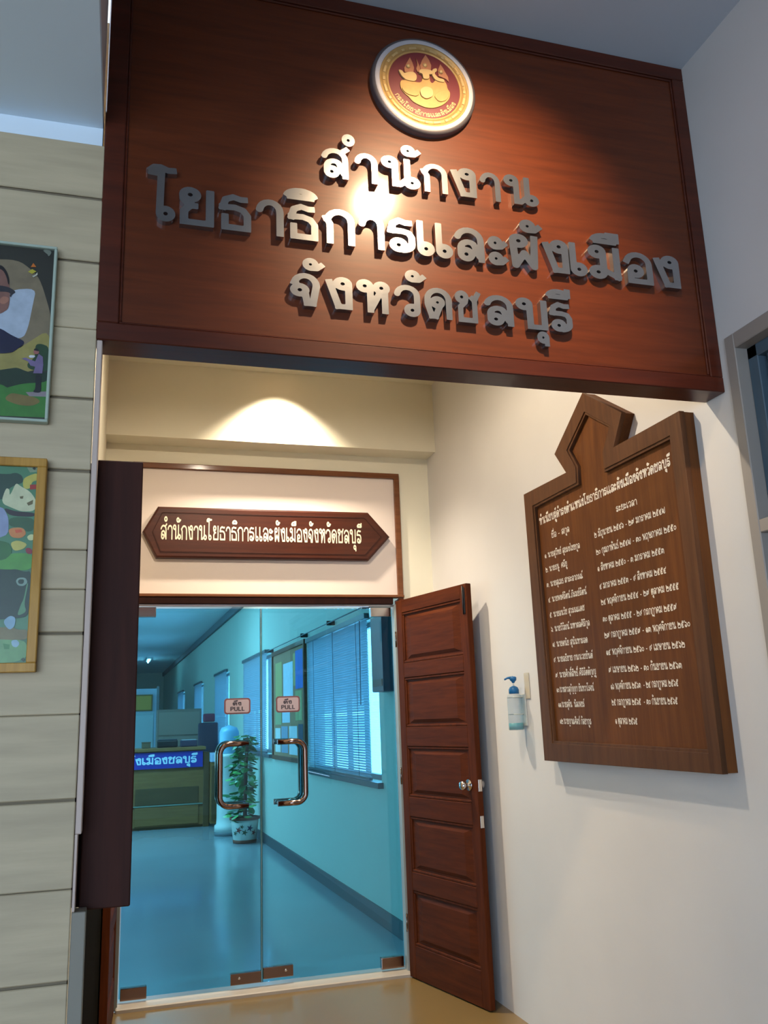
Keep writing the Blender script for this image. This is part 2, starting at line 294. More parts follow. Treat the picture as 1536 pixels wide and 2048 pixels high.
def contours(strokes, w, h):
    allp = [p for s in strokes for p in s]; pad = w/2+2*h
    x0 = min(p[0] for p in allp)-pad; x1 = max(p[0] for p in allp)+pad; y0 = min(p[1] for p in allp)-pad; y1 = max(p[1] for p in allp)+pad
    xs = np.arange(x0, x1+h, h); ys = np.arange(y0, y1+h, h); X, Y = np.meshgrid(xs, ys); D = np.full(X.shape, 9.)
    for s in strokes:
        closed = math.hypot(s[0][0]-s[-1][0], s[0][1]-s[-1][1]) < 1e-6; n = len(s)
        for i in range(n-1):
            D = np.minimum(D, seg_sdf(X, Y, s[i], s[i+1], w, 0, 0))
        for i in range(1 if not closed else 0, n-1):
            a = s[i-1] if i else s[-2]; b = s[i]; c = s[i+1]
            t = math.degrees(math.acos(max(-1, min(1, ((b[0]-a[0])*(c[0]-b[0])+(b[1]-a[1])*(c[1]-b[1]))/(math.hypot(b[0]-a[0], b[1]-a[1])*math.hypot(c[0]-b[0], c[1]-b[1])+1e-9)))))
            if 60 < t < 125:
                D = np.minimum(D, seg_sdf(X, Y, a, b, w, 0, w/2)); D = np.minimum(D, seg_sdf(X, Y, b, c, w, w/2, 0))
            else: D = np.minimum(D, np.hypot(X-b[0], Y-b[1])-w/2)
    D = D+1e-7; I = D < 0; segs = {}
    def lerp(ia, ja, ib, jb):
        key = (ia, ja, ib, jb) if (ia, ja) < (ib, jb) else (ib, jb, ia, ja)
        i, j, k, l = key; t = D[i, j]/(D[i, j]-D[k, l]); return key, (xs[j]+(xs[l]-xs[j])*t, ys[i]+(ys[k]-ys[i])*t)
    P = {}
    mix = I[:-1, :-1].astype(int)+I[:-1, 1:]*2+I[1:, 1:]*4+I[1:, :-1]*8
    T = {1: [(3, 0)], 2: [(0, 1)], 3: [(3, 1)], 4: [(1, 2)], 5: [(3, 2), (1, 0)], 6: [(0, 2)], 7: [(3, 2)], 8: [(2, 3)], 9: [(2, 0)], 10: [(0, 3), (2, 1)], 11: [(2, 1)], 12: [(1, 3)], 13: [(1, 0)], 14: [(0, 3)]}
    for i, j in zip(*np.nonzero((mix > 0) & (mix < 15))):
        E4 = [(i, j, i, j+1), (i, j+1, i+1, j+1), (i+1, j+1, i+1, j), (i+1, j, i, j)]
        for a, b in T[int(mix[i, j])]:
            ka, pa = lerp(*E4[a]); kb, pb = lerp(*E4[b]); P[ka] = pa; P[kb] = pb; segs[ka] = kb
    loops = []
    while segs:
        k0 = next(iter(segs)); k = k0; lp = []
        while k in segs: lp.append(P[k]); k = segs.pop(k)
        if len(lp) < 4: continue
        ch = True; tol = h*.10   # drop nearly straight points
        while ch:
            ch = False; out = []; i = 0; n = len(lp)
            while i < n:
                a = out[-1] if out else lp[-1]; b = lp[i]; c = lp[(i+1) % n]
                L = math.hypot(c[0]-a[0], c[1]-a[1])+1e-9
                if n > 6 and L < 14*h and abs((b[0]-a[0])*(c[1]-a[1])-(b[1]-a[1])*(c[0]-a[0]))/L < tol and i+1 < n: out.append(c); i += 2; ch = True
                else: out.append(b); i += 1
            lp = out
        if len(lp) > 2: loops.append(lp)
    return loops
_gm = {}
def glyph(strokes_key, strokes, w, h, depth):
    """filled 2-D curve -> arrays of vertices and faces (x right, y up, z 0..depth)"""
    key = (strokes_key, w, h, depth)
    if key in _gm: return _gm[key]
    cu = bpy.data.curves.new('t', 'CURVE'); cu.dimensions = '2D'; cu.fill_mode = 'BOTH' if depth else 'FRONT'; cu.extrude = depth/2
    for lp in contours(strokes, w, h):
        sp = cu.splines.new('POLY'); sp.points.add(len(lp)-1); sp.use_cyclic_u = True
        for q, p in zip(sp.points, lp): q.co = (p[0], p[1], 0, 1)
    o = bpy.data.objects.new('t', cu); COL.objects.link(o)
    me = bpy.data.meshes.new_from_object(o.evaluated_get(bpy.context.evaluated_depsgraph_get()))
    V = [tuple(v.co) for v in me.vertices]; F = [tuple(p.vertices) for p in me.polygons]
    bpy.data.objects.remove(o); bpy.data.curves.remove(cu); bpy.data.meshes.remove(me)
    V = [(a, b, c+depth/2) for a, b, c in V]; _gm[key] = (V, F); return V, F
ABOVE = 'ัิีึื'
def layout(text):
    pen = 0; out = []; prev_up = False
    t = text.replace('ำ', 'ํา').replace('แ', 'เเ')
    for ch in t:
        adv, st = G[ch]; dy = 0
        if ch in ABOVE: prev_up = True
        elif ch in '่้์': dy = .30 if prev_up else 0
        elif ch in 'ุู': pass
        else:
            if ch != 'า' or adv: prev_up = False
        if st: out.append((ch, pen, dy))
        pen += adv
    return out, pen
def text_mesh(name, text, m, parent, origin, U, V, size, width, w=.12, h=.05, depth=.0008, N=None, fit=True):
    """flat lettering: origin at left baseline, U/V unit vectors, size = letter height, width = total width"""
    lay, tot = layout(text); sx = width/tot if fit else size; U = Vector(U); V = Vector(V); N = N and Vector(N) or U.cross(V)
    vs, fs = [], []
    for ch, pen, dy in lay:
        gv, gf = glyph(ch, G[ch][1], w, h, 0); b = len(vs)
        vs += [tuple(Vector(origin)+U*((x+pen)*sx)+V*((y+dy)*size)+N*depth) for x, y, z in gv]; fs += [tuple(i+b for i in f) for f in gf]
    me = bpy.data.meshes.new(name); me.from_pydata(vs, [], fs); me.update()
    o = link(name, me, m, parent); o['kind'] = 'stuff'; return o
EMB= {'lotus': [(0.8321, 3.5867), (0.8437, 3.5913), (0.8689, 3.5953), (0.8854, 3.5905), (0.9065, 3.5936), (0.912, 3.6191), (0.9228, 3.626), (0.9354, 3.6239), (0.9385, 3.6012), (0.9469, 3.5982), (0.956, 3.6117), (0.9671, 3.6198), (0.9885, 3.6206), (0.9983, 3.6038), (0.9995, 3.5877), (1.0094, 3.5733), (1.0061, 3.5517), (0.9943, 3.5332), (0.9787, 3.5186), (0.9611, 3.5072), (0.9396, 3.4985), (0.9144, 3.4971), (0.8897, 3.5039), (0.8693, 3.5137), (0.8595, 3.5266), (0.8415, 3.5403), (0.8318, 3.5544), (0.8284, 3.5721)], 'figure_a': [(0.8244, 3.6256), (0.8369, 3.6258), (0.8447, 3.6147), (0.8533, 3.6211), (0.8787, 3.6286), (0.8907, 3.6148), (0.8854, 3.5905), (0.8519, 3.5895), (0.8358, 3.6013), (0.8281, 3.6159)], 'crown_a': [(0.8687, 3.685), (0.855, 3.6587), (0.8457, 3.6381), (0.8471, 3.621), (0.8787, 3.6275), (0.8816, 3.6456), (0.8772, 3.6633)], 'crown_b': [(0.9246, 3.7052), (0.9107, 3.6798), (0.9022, 3.6568), (0.9045, 3.6398), (0.9407, 3.6437), (0.9439, 3.6655), (0.9375, 3.6854)], 'figure_b': [(0.9025, 3.6429), (0.9409, 3.6473), (0.951, 3.6364), (0.9442, 3.6292), (0.9335, 3.6282), (0.9347, 3.6097), (0.9113, 3.605), (0.9102, 3.6257), (0.8955, 3.6274)], 'arm_b': [(0.888, 3.6926), (0.8997, 3.6634), (0.9068, 3.6438), (0.8956, 3.6298), (0.8878, 3.6422), (0.895, 3.6624)], 'crown_c': [(0.9778, 3.6797), (0.9679, 3.654), (0.9688, 3.6307), (0.9952, 3.6243), (1.0053, 3.6146), (1.0042, 3.6332), (0.9925, 3.6544), (0.9868, 3.6674)], 'figure_c': [(0.9475, 3.6522), (0.9628, 3.66), (0.9644, 3.6486), (0.9531, 3.6369), (0.9672, 3.621), (0.9885, 3.6206), (0.9899, 3.6068), (0.9559, 3.6093), (0.9422, 3.6323)], 'petal_a': [(0.832, 3.559), (0.8553, 3.5706), (0.8842, 3.5648), (0.8956, 3.5417), (0.8827, 3.5323), (0.8578, 3.5343), (0.8416, 3.5426)], 'petal_b': [(0.8965, 3.5603), (0.9184, 3.5785), (0.9435, 3.5743), (0.9462, 3.5447), (0.9201, 3.5281), (0.9016, 3.536)], 'petal_c': [(0.9463, 3.547), (0.9687, 3.5699), (0.9948, 3.5797), (1.0069, 3.5658), (0.9925, 3.5374), (0.9663, 3.5255)]}
PIC_A= [((118, 106, 84), [(-0.4, 2.7726), (-0.3181, 2.7819), (-0.277, 2.7527), (-0.254, 2.7231), (-0.2193, 2.6111), (-0.2218, 2.5407), (-0.4, 2.5033)]), ((160, 172, 186), [(-0.3336, 2.687), (-0.265, 2.7003), (-0.2714, 2.6498), (-0.2795, 2.5787), (-0.2924, 2.5427), (-0.4, 2.5373), (-0.4, 2.5888), (-0.3325, 2.6431)]), ((140, 130, 72), [(-0.4, 2.5022), (-0.3025, 2.513), (-0.2814, 2.5322), (-0.2225, 2.5832), (-0.2177, 2.4588), (-0.4, 2.4281)]), ((52, 112, 42), [(-0.4, 2.4315), (-0.2159, 2.4521), (-0.2182, 2.3225), (-0.4, 2.3189)]), ((34, 62, 38), [(-0.2589, 2.5309), (-0.2442, 2.5357), (-0.2219, 2.5274), (-0.2199, 2.4586), (-0.2399, 2.4535), (-0.2729, 2.4592), (-0.2767, 2.4743), (-0.2569, 2.4931)]), ((24, 46, 30), [(-0.4, 2.4348), (-0.314, 2.4574), (-0.2995, 2.4604), (-0.2753, 2.4505), (-0.2545, 2.4488), (-0.2198, 2.4552), (-0.219, 2.4245), (-0.2822, 2.4161), (-0.3166, 2.4033), (-0.3223, 2.4003), (-0.3344, 2.4086), (-0.4, 2.4181)]), ((130, 120, 125), [(-0.275, 2.3914), (-0.2183, 2.3974), (-0.2183, 2.3821), (-0.2655, 2.3803)]), ((112, 98, 52), [(-0.3127, 2.3868), (-0.2877, 2.3837), (-0.2477, 2.3783), (-0.2353, 2.3657), (-0.2581, 2.3524), (-0.2933, 2.3532), (-0.3289, 2.3672)]), ((120, 84, 74), [(-0.4, 2.7566), (-0.3588, 2.757), (-0.3475, 2.7441), (-0.3372, 2.7221), (-0.3334, 2.6959), (-0.3299, 2.6504), (-0.3356, 2.6217), (-0.4, 2.5888), (-0.4, 2.5802)]), ((150, 104, 86), [(-0.3556, 2.6581), (-0.3472, 2.6661), (-0.3337, 2.6641), (-0.333, 2.6518), (-0.3457, 2.6416), (-0.3548, 2.6441)]), ((28, 24, 26), [(-0.4, 2.7602), (-0.3619, 2.7593), (-0.3527, 2.7551), (-0.3411, 2.7377), (-0.3344, 2.7135), (-0.3359, 2.7009), (-0.3385, 2.706), (-0.3435, 2.7267), (-0.3552, 2.7467), (-0.4, 2.7566)]), ((44, 42, 48), [(-0.4, 2.6931), (-0.3432, 2.6983), (-0.3146, 2.683), (-0.3268, 2.6728), (-0.3277, 2.6638), (-0.3313, 2.6679), (-0.3301, 2.6777), (-0.3451, 2.6804), (-0.4, 2.6721)]), ((20, 22, 52), [(-0.4, 2.575), (-0.3503, 2.5716), (-0.3196, 2.5522), (-0.2816, 2.5368), (-0.3026, 2.5142), (-0.3194, 2.4989), (-0.4, 2.4932)]), ((190, 105, 40), [(-0.2767, 2.7753), (-0.2828, 2.7619), (-0.2684, 2.7637)]), ((170, 160, 50), [(-0.2891, 2.7467), (-0.2787, 2.7561), (-0.2674, 2.7503), (-0.2779, 2.7414)]), ((180, 180, 165), [(-0.2778, 2.7346), (-0.2701, 2.7391), (-0.2645, 2.7479), (-0.2638, 2.7399), (-0.2735, 2.7315)]), ((105, 112, 100), [(-0.2544, 2.8174), (-0.2438, 2.8224), (-0.2311, 2.8167), (-0.2315, 2.8093), (-0.238, 2.7994), (-0.2407, 2.8063), (-0.2478, 2.8109)]), ((108, 94, 130), [(-0.2485, 2.5042), (-0.2376, 2.4966), (-0.2349, 2.4727), (-0.2363, 2.4478), (-0.2591, 2.4464), (-0.2554, 2.4658), (-0.2674, 2.4682), (-0.274, 2.4796), (-0.2907, 2.4867), (-0.2805, 2.4902), (-0.2562, 2.4812)]), ((18, 24, 28), [(-0.2542, 2.4437), (-0.2387, 2.445), (-0.237, 2.4044), (-0.2381, 2.3916), (-0.2585, 2.3918), (-0.2506, 2.4033)]), ((150, 95, 90), [(-0.2624, 2.5116), (-0.2568, 2.519), (-0.2483, 2.5146), (-0.2474, 2.5052), (-0.2544, 2.502), (-0.2612, 2.5039)]), ((20, 26, 28), [(-0.2617, 2.5133), (-0.2598, 2.5187), (-0.2538, 2.5196), (-0.2484, 2.5154), (-0.2489, 2.5111), (-0.2579, 2.5128)]), ((190, 195, 200), [(-0.2734, 2.4951), (-0.2691, 2.4989), (-0.2564, 2.4983), (-0.2583, 2.4921), (-0.2701, 2.4902)])]
PIC_B= [((28, 60, 44), [(-0.4, 2.1631), (-0.3051, 2.1581), (-0.2859, 2.1649), (-0.2697, 2.1568), (-0.266, 2.1379), (-0.284, 2.1313), (-0.3028, 2.1188), (-0.3074, 2.0882), (-0.4, 2.0834)]), ((120, 140, 110), [(-0.2605, 2.1809), (-0.2343, 2.1866), (-0.2327, 2.1689), (-0.2518, 2.1665)]), ((184, 188, 150), [(-0.2978, 2.1016), (-0.2932, 2.1105), (-0.2843, 2.1371), (-0.272, 2.1274), (-0.249, 2.1152), (-0.2319, 2.091), (-0.2329, 2.0619), (-0.2668, 2.0594), (-0.2867, 2.0673), (-0.3173, 2.0807), (-0.3081, 2.1215), (-0.2989, 2.119)]), ((176, 168, 72), [(-0.2679, 2.1481), (-0.2514, 2.1591), (-0.2326, 2.1659), (-0.2315, 2.1453), (-0.2452, 2.1417), (-0.2493, 2.121), (-0.2664, 2.1218)]), ((150, 36, 30), [(-0.25, 2.1327), (-0.2329, 2.1342), (-0.2335, 2.1217), (-0.2492, 2.1196)]), ((90, 84, 48), [(-0.273, 2.0997), (-0.264, 2.1015), (-0.2649, 2.0942), (-0.2714, 2.0939)]), ((90, 84, 48), [(-0.2551, 2.0829), (-0.2398, 2.0922), (-0.2405, 2.0805), (-0.2507, 2.0758)]), ((36, 30, 32), [(-0.3114, 2.0694), (-0.2798, 2.0589), (-0.2327, 2.0576), (-0.2334, 2.046), (-0.2959, 2.0469)]), ((40, 84, 50), [(-0.2957, 2.0441), (-0.2333, 2.0446), (-0.2328, 2.0115), (-0.2507, 2.0053), (-0.2605, 2.0179), (-0.2942, 2.0184)]), ((128, 142, 172), [(-0.4, 2.0734), (-0.3154, 2.0707), (-0.3057, 2.0609), (-0.2954, 2.0383), (-0.2948, 1.9871), (-0.4, 1.9867)]), ((190, 120, 60), [(-0.2965, 2.014), (-0.2605, 2.0179), (-0.2505, 2.001), (-0.2627, 1.9879), (-0.2886, 1.9901)]), ((196, 80, 40), [(-0.2795, 2.0102), (-0.2641, 2.0121), (-0.2611, 2.005), (-0.2764, 2.0018)]), ((178, 172, 84), [(-0.2891, 1.9759), (-0.2715, 1.9834), (-0.2464, 1.9741), (-0.2559, 1.9597), (-0.2787, 1.9536)]), ((190, 196, 140), [(-0.25, 1.9925), (-0.2413, 1.9998), (-0.2321, 1.9986), (-0.2327, 1.9843), (-0.2443, 1.9826)]), ((130, 30, 44), [(-0.2522, 1.9612), (-0.2433, 1.9642), (-0.2345, 1.9587), (-0.2346, 1.9474), (-0.2475, 1.9478)]), ((70, 140, 52), [(-0.4, 1.9166), (-0.2799, 1.9507), (-0.2287, 1.9475), (-0.2323, 1.9065), (-0.2707, 1.9032), (-0.4, 1.9138)]), ((34, 98, 40), [(-0.4, 1.9838), (-0.2971, 1.9814), (-0.283, 1.9605), (-0.2846, 1.945), (-0.3027, 1.9279), (-0.4, 1.9236)]), ((14, 50, 34), [(-0.4, 1.9124), (-0.2917, 1.9054), (-0.2691, 1.9072), (-0.2486, 1.9001), (-0.2333, 1.9033), (-0.2311, 1.7888), (-0.2618, 1.7803), (-0.4, 1.7747)]), ((78, 130, 90), [(-0.243, 1.871), (-0.2389, 1.8711), (-0.2466, 1.8175), (-0.2389, 1.7974), (-0.2621, 1.786), (-0.2545, 1.8146), (-0.2475, 1.8319)]), ((110, 140, 126), [(-0.27, 1.8766), (-0.2639, 1.8854), (-0.2465, 1.8856), (-0.2404, 1.8725), (-0.2506, 1.863), (-0.264, 1.865)]), ((14, 50, 34), [(-0.2647, 1.8759), (-0.2609, 1.881), (-0.2502, 1.8811), (-0.2498, 1.8724), (-0.2536, 1.8687), (-0.2616, 1.8694)]), ((110, 104, 64), [(-0.4, 1.7535), (-0.2738, 1.7604), (-0.2562, 1.7518), (-0.2337, 1.7531), (-0.233, 1.7276), (-0.2586, 1.7264), (-0.4, 1.7282)]), ((120, 160, 180), [(-0.2942, 1.7733), (-0.2781, 1.7888), (-0.2639, 1.7831), (-0.2652, 1.7604), (-0.2778, 1.7506)]), ((96, 146, 92), [(-0.4, 1.7352), (-0.2718, 1.7266), (-0.2548, 1.7278), (-0.2333, 1.7205), (-0.2311, 1.6693), (-0.4, 1.6703)]), ((130, 165, 180), [(-0.2717, 1.7251), (-0.2587, 1.7278), (-0.2503, 1.7179), (-0.2575, 1.7074), (-0.2682, 1.7111)]), ((56, 122, 64), [(-0.2896, 1.7183), (-0.2737, 1.7153), (-0.2744, 1.7041), (-0.2861, 1.7043)]), ((24, 60, 20), [(-0.2467, 1.6786), (-0.2404, 1.6827), (-0.2354, 1.677), (-0.2398, 1.6722)]), ((30, 40, 30), [(-0.2464, 2.1771), (-0.2421, 2.1825), (-0.2372, 2.1775), (-0.2416, 2.1729)])]

# ================================================================ room shell
XR = 1.994
st = struct
st(bx('floor', M_floor, None, -6, 2.15, -5, 5.44, -.1, 0), 'tan glossy tiled floor of the entrance hall', 'floor')
st(bx('floor', M_terr, None, -7, 2.1, 5.50, 33, -.1, 0), 'pale reflective corridor floor behind the glass doors', 'floor')
st(bx('trim_1', mat('threshold_stone', (176, 166, 152), .5, var=.06), None, .02, 1.72, 5.40, 5.52, -.02, .022, .006), 'light stone threshold strip under the glass doors', 'threshold')
st(bx('ceiling', M_ceil, None, -.16, 2.2, -5, 2.52, 3.9, 4.0), 'bluish white high ceiling in front of the big wooden sign', 'ceiling')
st(bx('ceiling', M_soffit, None, -6, -.11, -5, 2.46, 3.262, 3.32), 'blue tinted lower ceiling above the planked wall', 'ceiling')
st(bx('trim_2', mat('fascia_paint', (206, 190, 184), .8), None, -.16, -.11, -5, 2.388, 3.322, 3.9), 'narrow pale fascia between the low and high ceilings left of the sign', 'trim')
st(bx('ceiling', M_niche, None, -.3, 2.15, 2.52, 5.62, 3.745, 3.85), 'cream ceiling of the recess above the glass doors', 'ceiling')
st(bx('trim_3', M_niche, None, -.145, XR, 5.305, 5.50, 3.257, 3.745), 'cream beam across the recess lit by a round pool of light', 'beam')
# right wall with the window opening close to the camera
b = B(); b.box(XR, 2.15, 2.352, 5.62, 0, 3.9); b.box(XR, 2.15, -5, 2.352, 2.755, 3.9); b.box(XR, 2.15, -5, 2.352, 0, .9); b.box(XR, 2.15, -5, .2, .9, 2.755)
wall_right = b.make('wall_right', M_wall); st(wall_right, 'off-white painted wall on the right carrying the roll board', 'wall')
st(bx('wall_niche_left', M_niche, None, -.30, -.145, 2.46, 5.62, 0, 3.745), 'cream side wall at the left of the recess', 'wall')
b = B(); b.box(-.145, 1.994, 5.48, 5.62, 3.135, 3.745); b.box(1.775, 1.994, 5.48, 5.62, 0, 3.135); b.box(-.145, .021, 5.48, 5.62, 0, 3.135)
st(b.make('wall_niche_back', M_niche), 'cream back wall of the recess around the door frame', 'wall')
st(bx('wall_far_left', M_wall, None, -6.1, -6, -5, 2.4, 0, 3.3), 'plain side wall of the hall beyond the left edge', 'wall')
b = B(); b.box(-6.1, 2.15, -5.1, -5.0, 2.9, 3.9); b.box(-.4, 2.15, -5.1, -5.0, 0, 2.9)  # unseen wall, its opening shaped to set how much sky light enters
st(b.make('wall_back', M_wall), 'unseen hall wall behind the photographer, opening sized to tune the daylight', 'wall')
# planked left wall
wl = thing('wall_left', 'wall of wide cream painted horizontal boards left of the entrance', 'wall', (-1, 2.4, 0), kind='structure')
bx('backing', M_backing, wl, -6, -.104, 2.3985, 2.455, 0, 3.196)
bx('wall_strip', M_soffit, wl, -6, -.11, 2.405, 2.455, 3.197, 3.262)
zs = [(3.196, .004), (3.014, .009), (2.807, .007), (2.60, .0015), (2.391, .007), (2.183, .008), (1.965, .002), (1.86, .0015), (1.745, .007), (1.54, .0015), (1.332, .007), (1.125, .002), (.918, .007), (.71, .002), (.50, .007), (.29, .002), (.02, 0)]
for (zt, gt), (zb, gb) in zip(zs, zs[1:]):
    bx('plank', M_plank, wl, -2.6, -.1015, 2.39+random.uniform(0, .0015), 2.398, zb+gb/2, zt-gt/2, .0025)
M_ct = mat('corner_trim', (188, 168, 156), .5)
b = B(); b.box(-.100, -.085, 2.392, 2.455, 1.25, 2.57, .002); b.box(-.100, -.0935, 2.392, 2.455, 1.072, 1.25, .001)
st(b.make('trim_4', M_ct), 'thin pinkish corner strip at the end of the planked wall', 'trim')
st(bx('trim_5', mat('grey_end', (128, 124, 112), .6), None, -.100, -.067, 2.392, 2.455, 0, 1.071, .002), 'grey lower corner post under the dark wall case', 'trim')

# right hand window
w = thing('window_1', 'grey framed window on the right wall beside the big sign', 'window', (XR, 1.3, .9), kind='structure')
M_wf = mat('window_frame_paint', (150, 142, 134), .5)
b = B(); b.box(1.982, 2.06, 2.303, 2.351, .9, 2.754, .003); b.box(1.982, 2.06, .2, 2.303, 2.699, 2.754, .003); b.box(1.982, 2.06, .2, 2.303, 2.048, 2.092, .003); b.box(1.982, 2.06, .2, 2.303, .9, .95, .003)
b.make('window_frame', M_wf, w)
M_sash = mat('sash_grey', (74, 92, 104), .5)
b = B(); b.box(2.03, 2.07, 2.255, 2.303, 2.092, 2.699, .003); b.box(2.03, 2.07, .2, 2.303, 2.655, 2.699, .003); b.make('sash', M_sash, w)
b = B(); b.box(2.045, 2.08, 2.18, 2.23, 2.092, 2.655, .003); b.box(2.045, 2.08, .2, 2.18, 2.62, 2.655, .003); b.make('sash', M_sash, w)
b = B(); b.box(2.03, 2.07, 2.265, 2.303, .95, 2.048, .003); b.make('sash', M_sash, w)
bx('pane', mat('window_pane', (40, 58, 72), .12, coat=.3), w, 2.085, 2.092, .2, 2.3, .95, 2.699)

# ================================================================ entrance frame, transom panel
fr = thing('door_frame', 'brown timber frame and pale transom panel around the glass doors', 'door frame', (.9, 5.46, 0), kind='structure')
bx('transom_panel', M_panelw, fr, .047, 1.738, 5.475, 5.50, 2.297, 3.10)
bx('top_rail', M_trim, fr, .02, 1.775, 5.455, 5.50, 3.10, 3.136, .004, 2)
bx('side_rail', M_trim, fr, 1.738, 1.775, 5.455, 5.50, 2.27, 3.10, .004, 2)
bx('side_rail', M_trim, fr, .02, .048, 5.455, 5.50, 2.297, 3.10, .004, 2)
bx('sill_rail', M_trim, fr, .02, 1.775, 5.44, 5.50, 2.279, 2.297, .003)
bx('head', M_dark, fr, .02, 1.70, 5.452, 5.50, 2.236, 2.279, .003)
bx('jamb', M_door, fr, 1.735, 1.775, 5.445, 5.54, 0, 2.27, .003)
bx('jamb', mat('grey_jamb', (120, 122, 118), .4), fr, -.01, .030, 5.44, 5.479, 0, 2.27, .003)
bx('jamb_strip', mat('pale_seal', (150, 158, 156), .4), fr, 1.705, 1.735, 5.46, 5.53, .02, 2.236, .002)
bx('head_strip', mat('pale_metal', (190, 190, 195), .3, .8), fr, .022, 1.705, 5.47, 5.50, 2.222, 2.236, .002)

# ================================================================ glass doors
def glass_leaf(idx, x0, x1, label, meet, outer):
    d = thing('door_%d' % idx, label, 'door', ((x0+x1)/2, 5.48, .03), kind='structure')
    bx('glass_pane', M_glass, d, x0, x1, 5.4995, 5.5005+.009, .045, 2.212)
    e = B(); e.box(meet-.0035 if meet == x1 else meet-.001, meet+.001 if meet == x1 else meet+.0035, 5.498, 5.511, .045, 2.212); e.make('glass_edge', mat('glass_edge', (34, 92, 96), .2), d)
    s = 1 if meet == x1 else -1
    p0, p1 = sorted((meet-s*.004, meet-s*.180)); zb = .048 if s > 0 else .062
    p = bx('patch_fitting', M_brass, d, p0, p1, 5.486, 5.524, zb, zb+.062, .004, 2)
    sc = B(); sc.lathe([(0, -.003), (.007, -.003), (.008, 0), (.008, .002)], (p0+.05 if s > 0 else p1-.045, 5.485, zb+.036), 'y', 12); sc.make('screw', M_chrome, p)
    q0, q1 = sorted((outer+s*.008, outer+s*.15))
    bx('patch_fitting', M_brass, d, q0, q1, 5.486, 5.524, .036, .10, .004, 2)
    bx('patch_fitting', M_chrome, d, q0, q1, 5.486, 5.524, 2.158, 2.22, .004, 2)
    # bow handle in the plane of the pane
    hx = meet-s*.085; bxx = meet-s*.255; z0, z1 = 1.030, 1.388; R = .055; Y = 5.425
    pts = [(hx, Y, z1)]+[(bxx+s*R-s*R*math.sin(t), Y, z1-R+R*math.cos(t)) for t in np.linspace(0, math.pi/2, 8)]+[(bxx+s*R-s*R*math.cos(t), Y, z0+R-R*math.sin(t)) for t in np.linspace(0, math.pi/2, 8)]+[(hx, Y, z0)]
    h = B().tube(pts, .0175, 16).make('handle', M_brass, d)
    for z in (z0, z1): B().tube([(hx-s*.012, Y, z), (hx-s*.012, 5.50, z)], .012, 14).make('standoff', M_brass, h)
    pts2 = [(x, 5.51+.06, z) for x, y, z in pts]
    h2 = B().tube(pts2, .0175, 16).make('handle', M_brass, d)
    for z in (z0, z1): B().tube([(hx-s*.012, 5.511, z), (hx-s*.012, 5.57, z)], .012, 14).make('standoff', M_brass, h2)
    return d
dl = glass_leaf(1, .035, .828, 'left leaf of the cyan tinted glass double door', .828, .035)
dr = glass_leaf(2, .833, 1.700, 'right leaf of the cyan tinted glass double door', .833, 1.700)
def rrect(x0, x1, z0, z1, r):
    o = []
    for cx, cz, a in ((x1-r, z1-r, 0), (x0+r, z1-r, 90), (x0+r, z0+r, 180), (x1-r, z0+r, 270)):
        o += [(cx+r*math.cos(math.radians(a+k*22.5)), cz+r*math.sin(math.radians(a+k*22.5))) for k in range(5)]
    return o
M_stk = mat('sticker_border', (112, 72, 78), .5); M_stw = mat('sticker_face', (172, 158, 166), .5); M_ink = mat('sticker_ink', (60, 56, 66), .5)
for d, x0, x1, z0, z1 in ((dl, .603, .764, 1.562, 1.658), (dr, .922, 1.074, 1.563, 1.662)):
    s_ = B().prism(rrect(x0, x1, z0, z1, .018), 'y', 5.4975, 5.499).make('pull_sticker', M_stk, d)
    B().prism(rrect(x0+.009, x1-.009, z0+.009, z1-.009, .012), 'y', 5.4965, 5.4974).make('sticker_face', M_stw, s_)
    xc = (x0+x1)/2
    text_mesh('lettering', 'ดึง', M_ink, s_, (xc-.030, 5.4965, z0+.052), (1, 0, 0), (0, 0, 1), .021, .056, .17, .06, .0005, (0, -1, 0))
    text_mesh('lettering', 'PULL', M_ink, s_, (xc-.044, 5.4965, z0+.020), (1, 0, 0), (0, 0, 1), .024, .09, .2, .06, .0005, (0, -1, 0))

# ================================================================ wooden door leaves
def wood_leaf(idx, label, loc, ang, L=.80, knob=True):
    root = thing('door_%d' % idx, label, 'door', loc, kind='structure'); root.rotation_euler = (0, 0, ang)
    P = lambda name, m, *a, **k: B().box(*a, **k).make(name, m, root, inv=False)
    T = .036
    P('stile', M_door, 0, .070, 0, T, .006, 2.248, bev=.003); P('stile', M_door, L-.066, L, 0, T, .006, 2.248, bev=.003)
    rails = [(.006, .187), (.492, .597), (.915, 1.030), (1.330, 1.446), (1.750, 1.842), (2.164, 2.248)]
    for a, b2 in rails: P('rail', M_doorh, .070, L-.066, .0008, T-.0008, a, b2, bev=.003)
    for (a, b2), (c, d2) in zip(rails, rails[1:]):
        b = B(); b.box(.071, L-.067, .014, T-.014, b2+.001, c-.001)
        t = bmesh.new(); bmesh.ops.create_cube(t, size=1)
        for v in t.verts:
            k = 1 if v.co.y > 0 else .80; kz = 1 if v.co.y > 0 else .84
            v.co = Vector(((.071+L-.067)/2+v.co.x*(L-.20)*k, .009+v.co.y*.010, (b2+c)/2+v.co.z*(c-b2-.05)*kz))
        b.add(t)
        q = b.make('panel', M_doorh, root, inv=False)
        mo = B()   # raised moulding round the panel
        for x0, x1, z0, z1 in ((.070, L-.066, c-.016, c), (.070, L-.066, b2, b2+.016), (.070, .084, b2+.016, c-.016), (L-.080, L-.066, b2+.016, c-.016)): mo.box(x0, x1, .004, .018, z0, z1, .004)
        mo.make('moulding', M_door, q)
    return root
A0 = Vector((1.700, 5.405)); B0 = Vector((1.882, 4.635)); ang = math.atan2(B0.y-A0.y, B0.x-A0.x)
